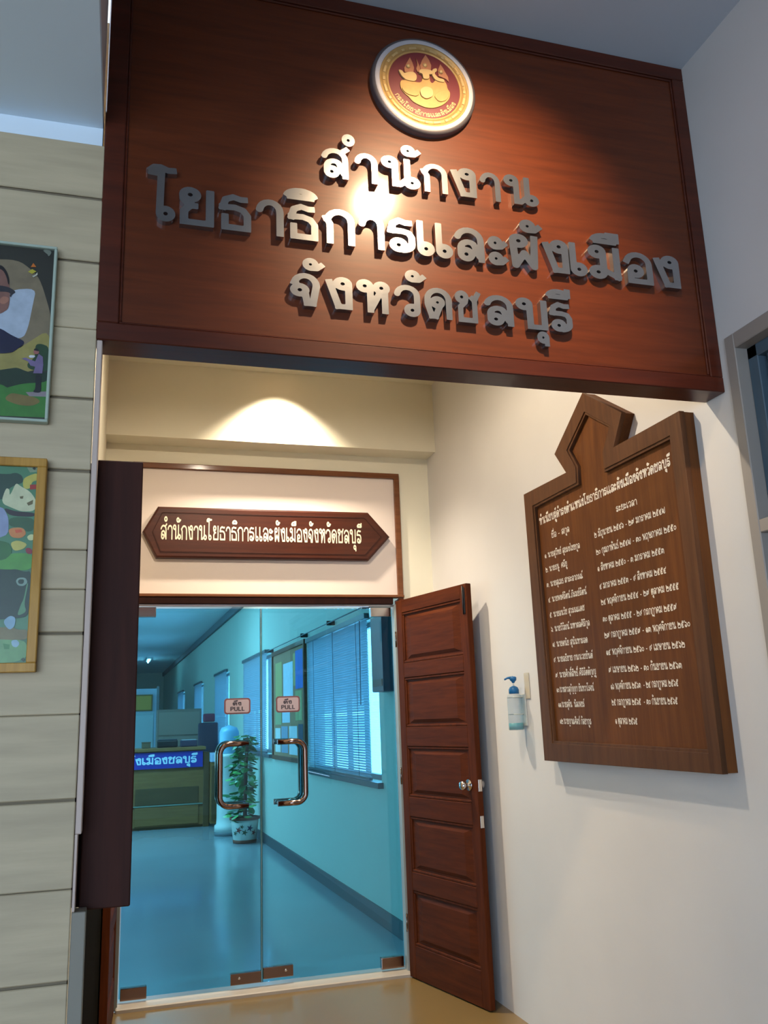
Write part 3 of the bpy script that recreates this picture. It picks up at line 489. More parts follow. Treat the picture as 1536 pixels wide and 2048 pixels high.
# local x runs from hinge to free edge, local y points to the wall side
d3 = wood_leaf(3, 'open reddish brown five panel wooden door leaf swung against the right wall', (A0.x, A0.y, 0), ang)
def dp(name, bb, m, parent=None): return bb.make(name, m, parent or d3, inv=False)
k = dp('door_knob', B().lathe([(0, -.062), (.016, -.060), (.025, -.050), (.027, -.038), (.020, -.026), (.011, -.020), (.011, -.008), (.030, -.006), (.032, 0)], (.722, 0, 1.127), 'y', 24), M_chrome)
dp('door_knob', B().lathe([(.032, 0), (.030, .006), (.011, .008), (.011, .024), (.024, .034), (.027, .048), (.018, .060), (0, .062)], (.722, .036, 1.127), 'y', 24), M_chrome)
dp('latch_plate', B().box(.7985, .8025, .006, .030, 1.095, 1.158, .001), M_chrome)
dp('lock_plate', B().box(.7985, .8025, .006, .030, .905, .968, .001), M_chrome)
dp('deadbolt_turn', B().lathe([(.026, 0), (.024, .008), (.012, .010), (.012, .022), (0, .023)], (.745, .036, .936), 'y', 20), M_chrome)
bo = dp('flush_bolt', B().box(.765, .785, -.006, .002, 2.075, 2.225, .002), M_black)
dp('bolt_rod', B().tube([(.775, -.009, 2.07), (.775, -.009, 2.235)], .004, 8), M_black)
for z in (.25, 1.1, 1.95):
    dp('hinge', B().tube([(-.006, -.004, z), (-.006, -.004, z+.10)], .006, 10), M_brass)
d4 = wood_leaf(4, 'dark wooden door leaf seen edge on at the left jamb below the wall case', (.012, 5.405, 0), math.atan2(-.80, -.030))
d4.scale = (1, -1, 1)
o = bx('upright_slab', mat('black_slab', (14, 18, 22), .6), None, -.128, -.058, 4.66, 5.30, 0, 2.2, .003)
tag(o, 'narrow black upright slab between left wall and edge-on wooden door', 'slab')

# dark case on the left wall of the recess
cs = thing('wall_case', 'plain dark brown wooden wall case hanging before the glass doors at left', 'case', (-.02, 2.9, 1.06))
bx('front_board', M_dark, cs, -.0865, .037, 2.458, 2.478, 1.062, 2.237, .003)
bx('body', M_dark, cs, -.144, .031, 2.478, 3.35, 1.067, 2.232, .002)
bx('side_panel', M_dark, cs, .031, .037, 2.56, 3.27, 1.15, 2.15, .003)

# ================================================================ big sign
sg = thing('sign_board', 'large reddish brown lacquered office sign with steel Thai letters and crest', 'sign', (.95, 2.45, 2.57))
X0, X1, Z0, Z1 = -.104, 1.993, 2.571, 3.899
bx('field', M_sign, sg, X0+.02, X1-.02, 2.402, 2.498, Z0+.02, Z1-.02)
for a in ((X0, X1, Z0, Z0+.055), (X0, X1, Z1-.055, Z1)): bx('frame_rail', M_frame, sg, a[0], a[1], 2.39, 2.4995, a[2], a[3], .003)
for a in ((X0, X0+.060), (X1-.050, X1)): bx('frame_stile', M_frame, sg, a[0], a[1], 2.3905, 2.499, Z0+.055, Z1-.055, .003)
b = B()
for x0, x1, z0, z1 in ((X0+.060, X1-.050, Z0+.055, Z0+.063), (X0+.060, X1-.050, Z1-.063, Z1-.055), (X0+.060, X0+.068, Z0+.063, Z1-.063), (X1-.058, X1-.050, Z0+.063, Z1-.063)): b.box(x0, x1, 2.395, 2.405, z0, z1, .003)
b.make('bead_moulding', M_frame, sg)
L1 = [('ส', .552, .648), ('ํ', .621, .665), ('า', .662, .739), ('น', .751, .884), ('ั', .820, .892), ('ก', .885, .980), ('ง', .991, 1.083), ('า', 1.097, 1.170), ('น', 1.184, 1.312)]
L2 = [('โ', .019, .108), ('ย', .115, .219), ('ธ', .231, .330), ('า', .344, .430), ('ธ', .441, .538), ('ิ', .429, .539), ('ก', .550, .656), ('า', .669, .753), ('ร', .762, .857), ('เ', .862, .922), ('เ', .926, .985), ('ล', .991, 1.096), ('ะ', 1.109, 1.183), ('ผ', 1.187, 1.294), ('ั', 1.229, 1.316), ('ง', 1.308, 1.406), ('เ', 1.410, 1.475), ('ม', 1.481, 1.608), ('ื', 1.493, 1.609), ('อ', 1.616, 1.732), ('ง', 1.738, 1.842)]
L3 = [('จ', .447, .540), ('ั', .486, .558), ('ง', .556, .642), ('ห', .654, .764), ('ว', .777, .863), ('ั', .815, .888), ('ด', .877, .971), ('ช', .981, 1.072), ('ล', 1.081, 1.184), ('บ', 1.193, 1.307), ('ุ', 1.263, 1.307), ('ร', 1.313, 1.398), ('ี', 1.305, 1.398)]
WB = .160; FY = 2.379; FK = FY/2.36   # face plane of the letters
for LN, base, size in ((L1, lambda x: 3.177, .1085), (L2, lambda x: 2.949-.0095*x, .1245), (L3, lambda x: 2.723-.001*x, .1085)):
    for ch, xl, xr in LN:
        gv, gf = glyph(ch, G[ch][1], WB, .022, .10); gx = [v[0] for v in gv]; a, b2 = min(gx), max(gx); sx = (xr-xl)/(b2-a)
        lowest = min(v[1] for v in gv); up = -lowest if lowest > -.1 and G[ch][0] else 0
        me = bpy.data.meshes.new('metal_letter')
        dep = .023/.10
        me.from_pydata([((xl+(v[0]-a)*sx)*FK, FY+(.10-v[2])*dep, 1.5+(base(xl)+(v[1]+min(up, .04))*size-1.5)*FK) for v in gv], [], gf); me.update()
        bm = bmesh.new(); bm.from_mesh(me); bmesh.ops.remove_doubles(bm, verts=bm.verts[:], dist=1e-5); bmesh.ops.recalc_face_normals(bm, faces=bm.faces[:]); bm.to_mesh(me); bm.free()
        link('metal_letter', me, M_steel, sg)
# crest
EC = (.923, 2.40, 3.598)
em = B().lathe([(.160, -.048), (.176, -.050), (.184, -.046), (.188, -.036), (.188, .002)], EC, 'y', 72, cap=False).make('crest', mat('crest_rim', (96, 90, 92), .45, .4), sg)
B().lathe([(.160, -.047), (.162, -.053), (.174, -.053), (.177, -.049)], EC, 'y', 72, cap=False).make('white_ring', M_white, em)
B().lathe([(.001, -.0440), (.134, -.0440)], (EC[0], EC[1]-.001, EC[2]), 'y', 64, cap=False).make('enamel_disc', M_maroon, em)
B().lathe([(.128, -.044), (.130, -.049), (.135, -.049), (.137, -.045), (.153, -.045), (.155, -.050), (.161, -.050), (.163, -.044)], EC, 'y', 72, cap=False).make('gold_band', M_gold, em)
b = B()
for i in range(24):
    a = i*math.pi/12; ca, sa = math.cos(a), math.sin(a); L, hw = (.0135, .0042) if i % 2 else (.006, .0046)
    ux, uz = -sa, ca
    pts = [(EC[0]+.145*ca+ux*p+ca*q, EC[2]+.145*sa+uz*p+sa*q) for p, q in ((-L, -hw), (L, -hw), (L, hw), (-L, hw))]
    b.prism(pts, 'y', 2.3515, 2.357, .001)
b.make('band_ornament', M_goldl, em)['kind'] = 'stuff'
dep = {'lotus': .006, 'petal_a': .011, 'petal_b': .014, 'petal_c': .011, 'figure_a': .012, 'figure_c': .012, 'figure_b': .015, 'arm_b': .008, 'crown_a': .009, 'crown_b': .012, 'crown_c': .009}
for kx, pl in EMB.items():
    pl = [(x*1.0055, 1.5+(z-1.5)*1.0055) for x, z in pl]
    if 'crown' not in kx: pl = smooth(pl, 2)
    m = M_rose if 'crown' in kx or kx == 'arm_b' else (M_goldl if 'figure' in kx or kx == 'petal_b' else M_gold)
    q = B().prism(pl, 'y', 2.3555-dep[kx], 2.358, .0008, 1).make(kx.split('_')[0] if kx[-2] == '_' else kx, m, em)
b = B()  # small heads below the crowns
for cx, cz, r2 in ((.8597, 3.6455, .0075), (.9206, 3.6610, .0085), (.9775, 3.6465, .0075)):
    B().lathe([(.0001, -.012), (r2*.7, -.009), (r2, -.002), (r2*.9, .004)], (cx*1.0055, 2.346, 1.5+(cz-1.5)*1.0055), 'y', 14).make('head', M_goldl, em)
lay, tot = layout('กรมโยธาธิการและผังเมือง'); vs, fs = [], []
for ch, pen, dy in lay:
    gv, gf = glyph(ch, G[ch][1], .13, .05, 0); b0 = len(vs); R = .1235; sz = .0155
    for x, y, z in gv:
        a = math.radians(207+(x+pen)/tot*128); rr = R-(y+dy)*sz
        vs.append((EC[0]+rr*math.cos(a), 2.3545, EC[2]+rr*math.sin(a)))
    fs += [tuple(i+b0 for i in f) for f in gf]
me = bpy.data.meshes.new('crest_lettering'); me.from_pydata(vs, [], fs); link('crest_lettering', me, M_goldl, em)['kind'] = 'stuff'
for o in [em]+list(em.children):      # relief pressed to the crest's real thickness
    for v in o.data.vertices: v.co.y = 2.402+(v.co.y-2.402)*.58

# ================================================================ small name board over the doors
nb = thing('name_board', 'small dark wooden name board with pointed ends above the glass doors', 'sign', (.88, 5.45, 2.68))
hexp = [(.088, 2.680), (.178, 2.845), (1.540, 2.851), (1.688, 2.686), (1.535, 2.521), (.172, 2.517)]
B().prism(hexp, 'y', 5.432, 5.474, .014, 2).make('board', M_name, nb)
ins = [(.150, 2.680), (.205, 2.805), (1.515, 2.811), (1.625, 2.686), (1.510, 2.561), (.200, 2.557)]
b = B(); n = len(ins)
for i in range(n):
    a, c = Vector(ins[i]), Vector(ins[(i+1) % n]); d = (c-a).normalized(); q = Vector((-d.y, d.x))*.003
    b.prism([tuple(a-q), tuple(c-q), tuple(c+q), tuple(a+q)], 'y', 5.4295, 5.4325)
b.make('incised_border', M_dark, nb)
text_mesh('gold_lettering', 'สำนักงานโยธาธิการและผังเมืองจังหวัดชลบุรี', M_cream, nb, (.196, 5.4315, 2.632), (1, 0, 0), (0, 0, 1), .098, 1.296, .12, .045, .0008, (0, -1, 0))

# ================================================================ roll board on the right wall
rb = thing('roll_board', 'tall brown wooden roll board with a pointed top and white Thai list on right wall', 'board', (1.99, 3.23, 1.28))
OUT = [(3.881, 1.284), (2.578, 1.282), (2.576, 2.562), (3.036, 2.566), (2.947, 2.690), (3.235, 2.885), (3.533, 2.693), (3.438, 2.574), (3.889, 2.586)]
INN = [(3.797, 1.361), (2.637, 1.345), (2.643, 2.494), (3.114, 2.500), (3.112, 2.572), (3.037, 2.668), (3.233, 2.800), (3.424, 2.678), (3.356, 2.575), (3.361, 2.507), (3.806, 2.509)]
B().prism(OUT, 'x', 1.952, 1.9935).make('back_board', M_board, rb)
def ringpoly(out, inn, x0, x1, m, name, parent):
    cu = bpy.data.curves.new('t', 'CURVE'); cu.dimensions = '2D'; cu.fill_mode = 'BOTH'; cu.extrude = (x1-x0)/2; cu.bevel_depth = .002
    for pl in (out, inn):
        sp = cu.splines.new('POLY'); sp.points.add(len(pl)-1); sp.use_cyclic_u = True
        for q, p in zip(sp.points, pl): q.co = (p[0], p[1], 0, 1)
    o = bpy.data.objects.new('t', cu); COL.objects.link(o)
    me = bpy.data.meshes.new_from_object(o.evaluated_get(bpy.context.evaluated_depsgraph_get())); bpy.data.objects.remove(o)
    for v in me.vertices: v.co = ((x0+x1)/2-v.co.z, v.co.x, v.co.y)
    me.materials.clear(); me.name = name; return link(name, me, m, parent)
ringpoly(OUT, INN, 1.932, 1.951, M_bframe, 'frame', rb)
def inset(pl, d):
    n = len(pl); out = []
    ar = sum(pl[i][0]*pl[(i+1) % n][1]-pl[(i+1) % n][0]*pl[i][1] for i in range(n)); sg_ = 1 if ar > 0 else -1
    for i in range(n):
        a, b2, c = Vector(pl[i-1]), Vector(pl[i]), Vector(pl[(i+1) % n]); d1 = (b2-a).normalized(); d2 = (c-b2).normalized()
        n1 = Vector((-d1.y, d1.x))*sg_; n2 = Vector((-d2.y, d2.x))*sg_; m2 = (n1+n2); m2 = m2/max(.3, m2.dot(n1)); out.append(tuple(b2+m2*d))
    return out
ringpoly(inset(INN, .001), inset(INN, .011), 1.938, 1.951, M_bframe, 'inner_moulding', rb)
ROWS = [('๑. นายสุวิทย์ สุขรงไชยกูล', '๒ มิถุนายน ๒๕๔๖ - ๒๙ มกราคม ๒๕๔๗', 3.755, 2.231, 3.410, 2.215, 3.279, 2.233, 2.753, 2.220),
('๒. นายธนู  ศรียู', '๒๐ กุมภาพันธ์ ๒๕๔๗ - ๓๐ พฤษภาคม ๒๕๕๐', 3.756, 2.162, 3.540, 2.156, 3.278, 2.157, 2.698, 2.143),
('๓. นายสุเมธ สาระอาภรณ์', '๑ สิงหาคม ๒๕๕๐ - ๓ มกราคม ๒๕๕๓', 3.758, 2.089, 3.408, 2.078, 3.279, 2.085, 2.788, 2.072),
('๔. นายพงศ์รัตน์ ภิรมย์รัตน์', '๔ มกราคม ๒๕๕๓ - ๘ สิงหาคม ๒๕๕๔', 3.753, 2.015, 3.388, 2.004, 3.276, 2.007, 2.789, 1.996),
('๕. นายอนวัช สุวรรณเดช', '๒๔ พฤศจิกายน ๒๕๕๔ - ๒๙ ตุลาคม ๒๕๕๕', 3.751, 1.942, 3.418, 1.936, 3.276, 1.939, 2.723, 1.925),
('๖. นายวิวัฒน์ มหาผลศิริกุล', '๓๐ ตุลาคม ๒๕๕๕ - ๒๘ กรกฎาคม ๒๕๕๙', 3.749, 1.874, 3.385, 1.865, 3.275, 1.867, 2.750, 1.852),
('๗. นายดนัย สุนันทารอด', '๒๙ กรกฎาคม ๒๕๕๙ - ๑๓ พฤศจิกายน ๒๕๖๐', 3.746, 1.802, 3.416, 1.794, 3.274, 1.798, 2.683, 1.783),
('๘. นายอธิชาย กนกเวชยันต์', '๑๔ พฤศจิกายน ๒๕๖๐ - ๘ เมษายน ๒๕๖๒', 3.748, 1.731, 3.384, 1.724, 3.273, 1.727, 2.726, 1.713),
('๙. นายศักดิ์สิทธิ์ ศิริรัตตัญญู', '๙ เมษายน ๒๕๖๒ - ๓๐ กันยายน ๒๕๖๓', 3.742, 1.659, 3.369, 1.654, 3.266, 1.654, 2.759, 1.640),
('๑๐.นางสาวสุกัญญา ขันทวาโรจน์', '๑๖ พฤศจิกายน ๒๕๖๓  - ๒๔ กรกฎาคม ๒๕๖๕', 3.743, 1.592, 3.400, 1.586, 3.262, 1.585, 2.792, 1.578),
('๑๑.นายสุจิน  นิลเพชร์', '๒๕ กรกฎาคม ๒๕๖๕  - ๓๐ กันยายน ๒๕๖๕', 3.738, 1.524, 3.493, 1.520, 3.266, 1.521, 2.808, 1.514),
('๑๒.นายญาณศิลป์ กัลยากูร', '๑ ตุลาคม ๒๕๖๕', 3.735, 1.449, 3.447, 1.445, 3.252, 1.446, 3.087, 1.443)]
def wt(text, y0, z0, y1, z1, size, w=.13):
    U = Vector((0, y1-y0, z1-z0)); L = U.length; U.normalize()
    text_mesh('white_lettering', text, M_letter, rb, (1.952, y0, z0), U, (0, 0, 1), size, L, w, .055, .0012, (-1, 0, 0))
wt('ทำเนียบผู้ดำรงตำแหน่งโยธาธิการและผังเมืองจังหวัดชลบุรี', 3.782, 2.402, 2.687, 2.388, .036, .15)
wt('ชื่อ - สกุล', 3.67, 2.314, 3.491, 2.308, .027); wt('ระยะเวลา', 3.089, 2.303, 2.932, 2.298, .026)
for nm, dt, a, b2, c, d, e, f, g, h in ROWS: wt(nm, a, b2, c, d, .025, .14); wt(dt, e, f, g, h, .026, .14)

# ================================================================ hand gel bottle in its wall clip
gb = thing('gel_bottle', 'clear hand gel bottle with a blue pump head clipped to the right wall', 'bottle', (1.946, 4.20, 1.42))
M_clear = bpy.data.materials.new('clear_plastic'); M_clear.use_nodes = True; nt = M_clear.node_tree
_t = nt.nodes.new('ShaderNodeBsdfTransparent'); _t.inputs[0].default_value = (.86, .90, .92, 1); _x = nt.nodes.new('ShaderNodeMixShader'); _x.inputs[0].default_value = .22
_pb = nt.nodes['Principled BSDF']; _pb.inputs['Base Color'].default_value = lin((200, 208, 212)); _pb.inputs['Roughness'].default_value = .25
nt.links.new(_t.outputs[0], _x.inputs[1]); nt.links.new(_pb.outputs[0], _x.inputs[2]); nt.links.new(_x.outputs[0], nt.nodes['Material Output'].inputs[0])
M_blue = mat('pump_blue', (18, 98, 150), .4); M_gel = mat('gel_teal', (70, 166, 170), .3)
gc = (1.944, 4.20, 1.42)
B().lathe([(.0001, 0), (.036, .001), (.038, .006), (.038, .165), (.034, .176), (.022, .184)], gc, 'z', 32).make('bottle_body', M_clear, gb)
B().lathe([(.0001, .003), (.0365, .004), (.0365, .036), (.0001, .037)], gc, 'z', 32).make('gel', M_gel, gb)
B().lathe([(.026, .184), (.026, .205), (.020, .217), (.008, .223), (.0045, .224)], gc, 'z', 28).make('pump_collar', M_blue, gb)
B().tube([(gc[0], gc[1], gc[2]+.222), (gc[0], gc[1], gc[2]+.246)], .0042, 12).make('pump_stem', M_clear, gb)
b = B().lathe([(.006, .238), (.010, .246), (.017, .252), (.018, .266), (.012, .271), (.0001, .271)], gc, 'z', 20)
b.tube([(gc[0], gc[1], gc[2]+.266), (gc[0]-.030, gc[1]+.005, gc[2]+.264), (gc[0]-.046, gc[1]+.008, gc[2]+.256)], [.008, .0055, .0045], 10); b.make('pump_head', M_blue, gb)
gh = thing('bottle_clip', 'clear plastic wall clip behind the hand gel bottle', 'clip', (1.99, 4.16, 1.6))
bx('back_plate', mat('clip_plastic', (196, 184, 160), .4), gh, 1.9885, 1.9935, 4.11, 4.165, 1.575, 1.705, .004, 2)
b = B()
for z in (1.585, 1.50): b.tube([(gc[0]+.041*math.cos(t)+.000, gc[1]+.041*math.sin(t), z) for t in np.linspace(-2.2, 2.2, 20)], .0025, 8)
b.box(1.985, 1.9935, 4.16, 4.24, 1.44, 1.60, .002); b.make('holding_ring', mat('clip_wire', (190, 190, 180), .3), gh)

# ================================================================ framed pictures on the planked wall
def picture(name, label, cat, x0, x1, z0, z1, bgc, shapes, fw, fm, ymin):
    t = thing(name, label, cat, (x1-.1, 2.385, z0))
    bx('backing_board', M_backing, t, x0+.004, x1-.004, ymin+.012, 2.3885, z0+.004, z1-.004)
    bx('frame_rail', fm, t, x0, x1, ymin, 2.388, z1-fw, z1, .002); bx('frame_rail', fm, t, x0, x1, ymin, 2.388, z0, z0+fw, .002)
    bx('frame_stile', fm, t, x1-fw, x1, ymin, 2.388, z0+fw, z1-fw, .002); bx('frame_stile', fm, t, x0, x0+fw, ymin, 2.388, z0+fw, z1-fw, .002)
    Y = ymin+.011; vs = [(x0+fw, Y, z0+fw), (x1-fw, Y, z0+fw), (x1-fw, Y, z1-fw), (x0+fw, Y, z1-fw)]; fs = [(0, 1, 2, 3)]; mi = [0]
    ms = [mat('print_%d_%d_%d' % bgc, bgc, .35, var=.12, vscale=14)]
    xm = -.40; sh = []
    for c, pl in shapes:
        sh.append((c, pl))
        if min(x for x, z in pl) <= xm: sh.append((c, [(2*xm-x, z) for x, z in pl][::-1]))
    for k, (c, pl) in enumerate(sh):
        m = mat('print_%d_%d_%d' % c, c, .35, var=.16, vscale=30)
        if m not in ms: ms.append(m)
        pl = smooth(pl, 2) if len(pl) > 4 and c not in ((108, 94, 130), (180, 180, 165)) else pl
        pl = [(min(max(x, x0+fw), x1-fw), min(max(z, z0+fw), z1-fw)) for x, z in pl]
        b0 = len(vs); vs += [(x, Y-.0001*(k+1), z) for x, z in pl]; fs.append(tuple(range(b0, b0+len(pl)))); mi.append(ms.index(m))
    me = bpy.data.meshes.new('print'); me.from_pydata(vs, [], fs)
    for m in ms: me.materials.append(m)
    bm = bmesh.new(); bm.from_mesh(me)
    bm.faces.ensure_lookup_table()
    for f, k in zip(bm.faces, mi): f.material_index = k
    bmesh.ops.triangulate(bm, faces=[f for f in bm.faces if len(f.verts) > 4]); bm.to_mesh(me); bm.free()
    o = bpy.data.objects.new('print', me); COL.objects.link(o); o.parent = t; o.matrix_parent_inverse = Matrix.Translation(t.location).inverted(); return t
picture('portrait_picture', 'white edged portrait print of a person in spectacles above a green field', 'picture', -.585, -.215, 2.307, 2.829, (44, 44, 38), PIC_A, .008, mat('white_edge', (160, 174, 160), .5), 2.362)
pb = picture('farm_picture', 'yellow wood framed print of vegetables and green pond on planked wall', 'picture', -.59, -.210, 1.646, 2.204, (66, 118, 84), PIC_B, .0235, wood('pine_frame', (150, 108, 44), (196, 150, 72), 'z', .5, .1), 2.358)
# ================================================================ corridor beyond the glass
def cbox(b, y0, y1, o0, o1, z0, z1, bev=0):
    b.prism([(CW(y0, o0), y0), (CW(y1, o0), y1), (CW(y1, o1), y1), (CW(y0, o1), y0)], 'z', z0, z1, bev); return b
WINS = [(6.66, 9.08, 1.03, 2.30), (11.32, 13.56, 1.12, 2.40), (15.3, 17.2, 1.12, 2.40), (19.4, 21.2, 1.12, 2.40), (24.0, 26.0, 1.12, 2.40)]
b = B(); cy = 5.62
for y0, y1, z0, z1 in WINS:
    cbox(b, cy, y0, -.15, 0, 0, 3.42); cbox(b, y0, y1, -.15, 0, 0, z0); cbox(b, y0, y1, -.15, 0, z1, 3.42); cy = y1
cbox(b, cy, 33, -.15, 0, 0, 3.42)
st(b.make('wall_corridor_right', M_corr), 'pale green corridor wall with blinds behind the glass doors', 'wall')
st(bx('ceiling', M_corrc, None, -7, 2.1, 5.62, 33, 3.42, 3.5), 'pale corridor ceiling seen through the left glass leaf', 'ceiling')
st(bx('wall_corridor_end', M_corr, None, -7, 1.5, 32.9, 33, 0, 3.42), 'far end wall of the corridor', 'wall')
st(bx('wall_corridor_left', M_corr, None, -7, -6.9, 5.62, 32.9, 0, 3.42), 'far left wall of the office beyond', 'wall')
st(bx('wall_office_front', M_corr, None, -6.9, -.3, 5.62, 5.7, 0, 3.42), 'wall of the office left of the doors', 'wall')
b = B(); cbox(b, 5.64, 32.9, .0005, .014, 0, .12, .003); st(b.make('baseboard_right', M_base), 'dark grey baseboard along the corridor wall', 'baseboard')
b = B(); cbox(b, 5.64, 32.9, .0005, .05, 3.29, 3.415, .004); st(b.make('trim_6', mat('crown_grey', (92, 104, 112), .6)), 'dark grey cornice where corridor wall meets ceiling', 'trim')

M_slat = bpy.data.materials.new('blind_slat'); M_slat.use_nodes = True; nt = M_slat.node_tree
_d = nt.nodes['Principled BSDF']; _d.inputs['Base Color'].default_value = lin((150, 164, 176)); _d.inputs['Roughness'].default_value = .4
_t = nt.nodes.new('ShaderNodeBsdfTranslucent'); _t.inputs[0].default_value = lin((150, 170, 184)); _x = nt.nodes.new('ShaderNodeMixShader'); _x.inputs[0].default_value = .12
nt.links.new(_d.outputs[0], _x.inputs[1]); nt.links.new(_t.outputs[0], _x.inputs[2]); nt.links.new(_x.outputs[0], nt.nodes['Material Output'].inputs[0])
M_rail = mat('blind_rail', (70, 84, 92), .4); M_alu = mat('aluminium_grey', (120, 128, 132), .4, .5)
for wi, (y0, y1, z0, z1) in enumerate(WINS):
    wn = thing('window_%d' % (wi+2), ['corridor window nearest the glass doors', 'second corridor window beyond the notice board', 'third corridor window above the counter', 'fourth corridor window far down the wall', 'farthest corridor window'][wi], 'window', (CW(y0), y0, z0), kind='structure')
    b = B()
    for a, c in ((y0, y0+.04), (y1-.04, y1), ((y0+y1)/2-.02, (y0+y1)/2+.02), (y0+(y1-y0)*.27-.015, y0+(y1-y0)*.27+.015), (y0+(y1-y0)*.74-.015, y0+(y1-y0)*.74+.015)): cbox(b, a, c, -.11, -.07, z0, z1)
    for a, c in ((z0, z0+.04), (z1-.04, z1)): cbox(b, y0+.04, y1-.04, -.11, -.07, a, c)
    b.make('window_frame', M_alu, wn)
    b = B(); cbox(b, y0-.04, y1+.03, -.05, .045, z0-.045, z0-.001, .004); b.make('window_sill', M_rail, wn)
    b = B(); cbox(b, y0+.04, y1-.04, -.092, -.088, z0+.04, z1-.04); b.make('pane', glassmat('clear_pane', (.9, .95, .95)) if 'clear_pane' not in MATS else MATS['clear_pane'], wn)
    bl = thing('window_blind', ['wide grey slatted blind on the corridor window nearest the glass doors', 'slatted blind on the corridor window beyond the notice board', 'slatted blind on the third corridor window over the counter', 'slatted blind on the fourth corridor window', 'slatted blind on the farthest corridor window'][wi], 'blind', (CW((y0+y1)/2), (y0+y1)/2, z0), 'slatted blinds along the corridor')
    ya = y0+(.20 if wi == 0 else .22); yb = y1-.01
    b = B(); cbox(b, ya-.02, yb, .012, .05, z1+.005, z1+.05, .003); b.make('head_rail', M_rail, bl)
    pitch = .021 if wi == 0 else .026; n = int((z1-z0-.03)/pitch); b = B()
    for i in range(n):
        z = z0+.03+pitch*(i+.5); h = .0098*pitch/.021; gap = .0 if i != int(n*.40) else .003
        dz = -.003 if i == int(n*.40) else 0
        vs = [s for s in ((ya, .016), (yb, .016), (yb, .028), (ya, .028))]
        q = [b.bm.verts.new((CW(ya, .017), ya, z-h+gap)), b.bm.verts.new((CW(yb, .017), yb, z-h+gap)), b.bm.verts.new((CW(yb, .024), yb, z+dz)), b.bm.verts.new((CW(ya, .024), ya, z+dz)), b.bm.verts.new((CW(yb, .033), yb, z+h-.0005-gap)), b.bm.verts.new((CW(ya, .033), ya, z+h-.0005-gap))]
        b.bm.faces.new((q[0], q[1], q[2], q[3])); b.bm.faces.new((q[3], q[2], q[4], q[5]))
    tag(b.make('slats', M_slat, bl), kind='stuff')
    b = B(); cbox(b, ya, yb, .012, .038, z0+.004, z0+.026, .003); b.make('bottom_rail', M_rail, bl)
    if wi == 0:
        for yy in (ya+.3, ya+1.1, ya+1.9): B().tube([(CW(yy, .036), yy, z0+.02), (CW(yy, .036), yy, z1+.01)], .0022, 6).make('ladder_cord', M_rail, bl)
        B().tube([(CW(ya+.12, .05), ya+.12, z1), (CW(ya+.13, .055), ya+.13, 1.62)], .004, 8).make('tilt_wand', M_rail, bl)
b = B(); pts = [(CW(6.72, .07), 6.72, 2.395), (CW(11.2, .07), 11.2, 2.40)]
b.tube(pts, .006, 8)
cr = tag(b.make('curtain_wire', M_alu), 'thin wire rail above the nearest blind and notice board', 'rail')
for y in (6.8, 8.0, 9.16, 11.16):
    B().box(CW(y, .078), CW(y, .0), y-.012, y+.012, 2.378, 2.42, .003).make('bracket', M_black, cr)

# wall box near the door, notice board
o = thing('wall_box', 'dark blue-grey box fixed to corridor wall near the right jamb', 'box', (CW(6.3), 6.3, 1.7))
b = B(); cbox(b, 6.22, 6.50, .001, .10, 1.70, 2.26, .006); b.make('housing', mat('box_blue', (58, 74, 92), .5), o)
b = B(); cbox(b, 6.24, 6.48, .10, .106, 1.74, 1.79, .002); b.make('lower_flap', M_black, o)
nbd = thing('notice_board', 'brown framed corkboard crowded with blue and yellow notices in the corridor', 'board', (CW(10.2), 10.2, 1.1))
b = B(); cbox(b, 9.26, 11.08, .001, .018, 1.10, 2.35); b.make('cork_sheet', mat('cork', (158, 118, 84), .8, var=.15, vscale=40), nbd)
b = B()
for a, c, d, e in ((9.22, 9.27, 1.07, 2.37), (11.07, 11.12, 1.07, 2.37), (9.27, 11.07, 2.32, 2.37), (9.27, 11.07, 1.07, 1.12)): cbox(b, a, c, .001, .034, d, e, .003)
b.make('board_frame', M_trim, nbd)
for a, c, d, e, col in ((9.33, 9.72, 1.86, 2.28, (40, 96, 190)), (9.72, 9.84, 1.90, 2.26, (178, 160, 96)), (9.40, 9.74, 1.52, 1.84, (160, 160, 104)), (9.86, 10.42, 1.78, 2.18, (200, 214, 232)), (10.05, 10.5, 1.50, 1.76, (186, 204, 222)), (10.50, 10.92, 1.80, 2.22, (182, 164, 96)), (10.55, 10.95, 1.48, 1.76, (156, 160, 112)), (9.36, 9.60, 1.16, 1.48, (52, 60, 84)), (9.66, 10.1, 1.15, 1.46, (196, 206, 214)), (10.18, 10.56, 1.16, 1.46, (130, 150, 176)), (10.62, 10.95, 1.16, 1.44, (210, 214, 214))):
    b = B(); cbox(b, a, c, .019, .021, d, e); b.make('notice', mat('paper_%d_%d_%d' % col, col, .6, var=.08, vscale=12), nbd)

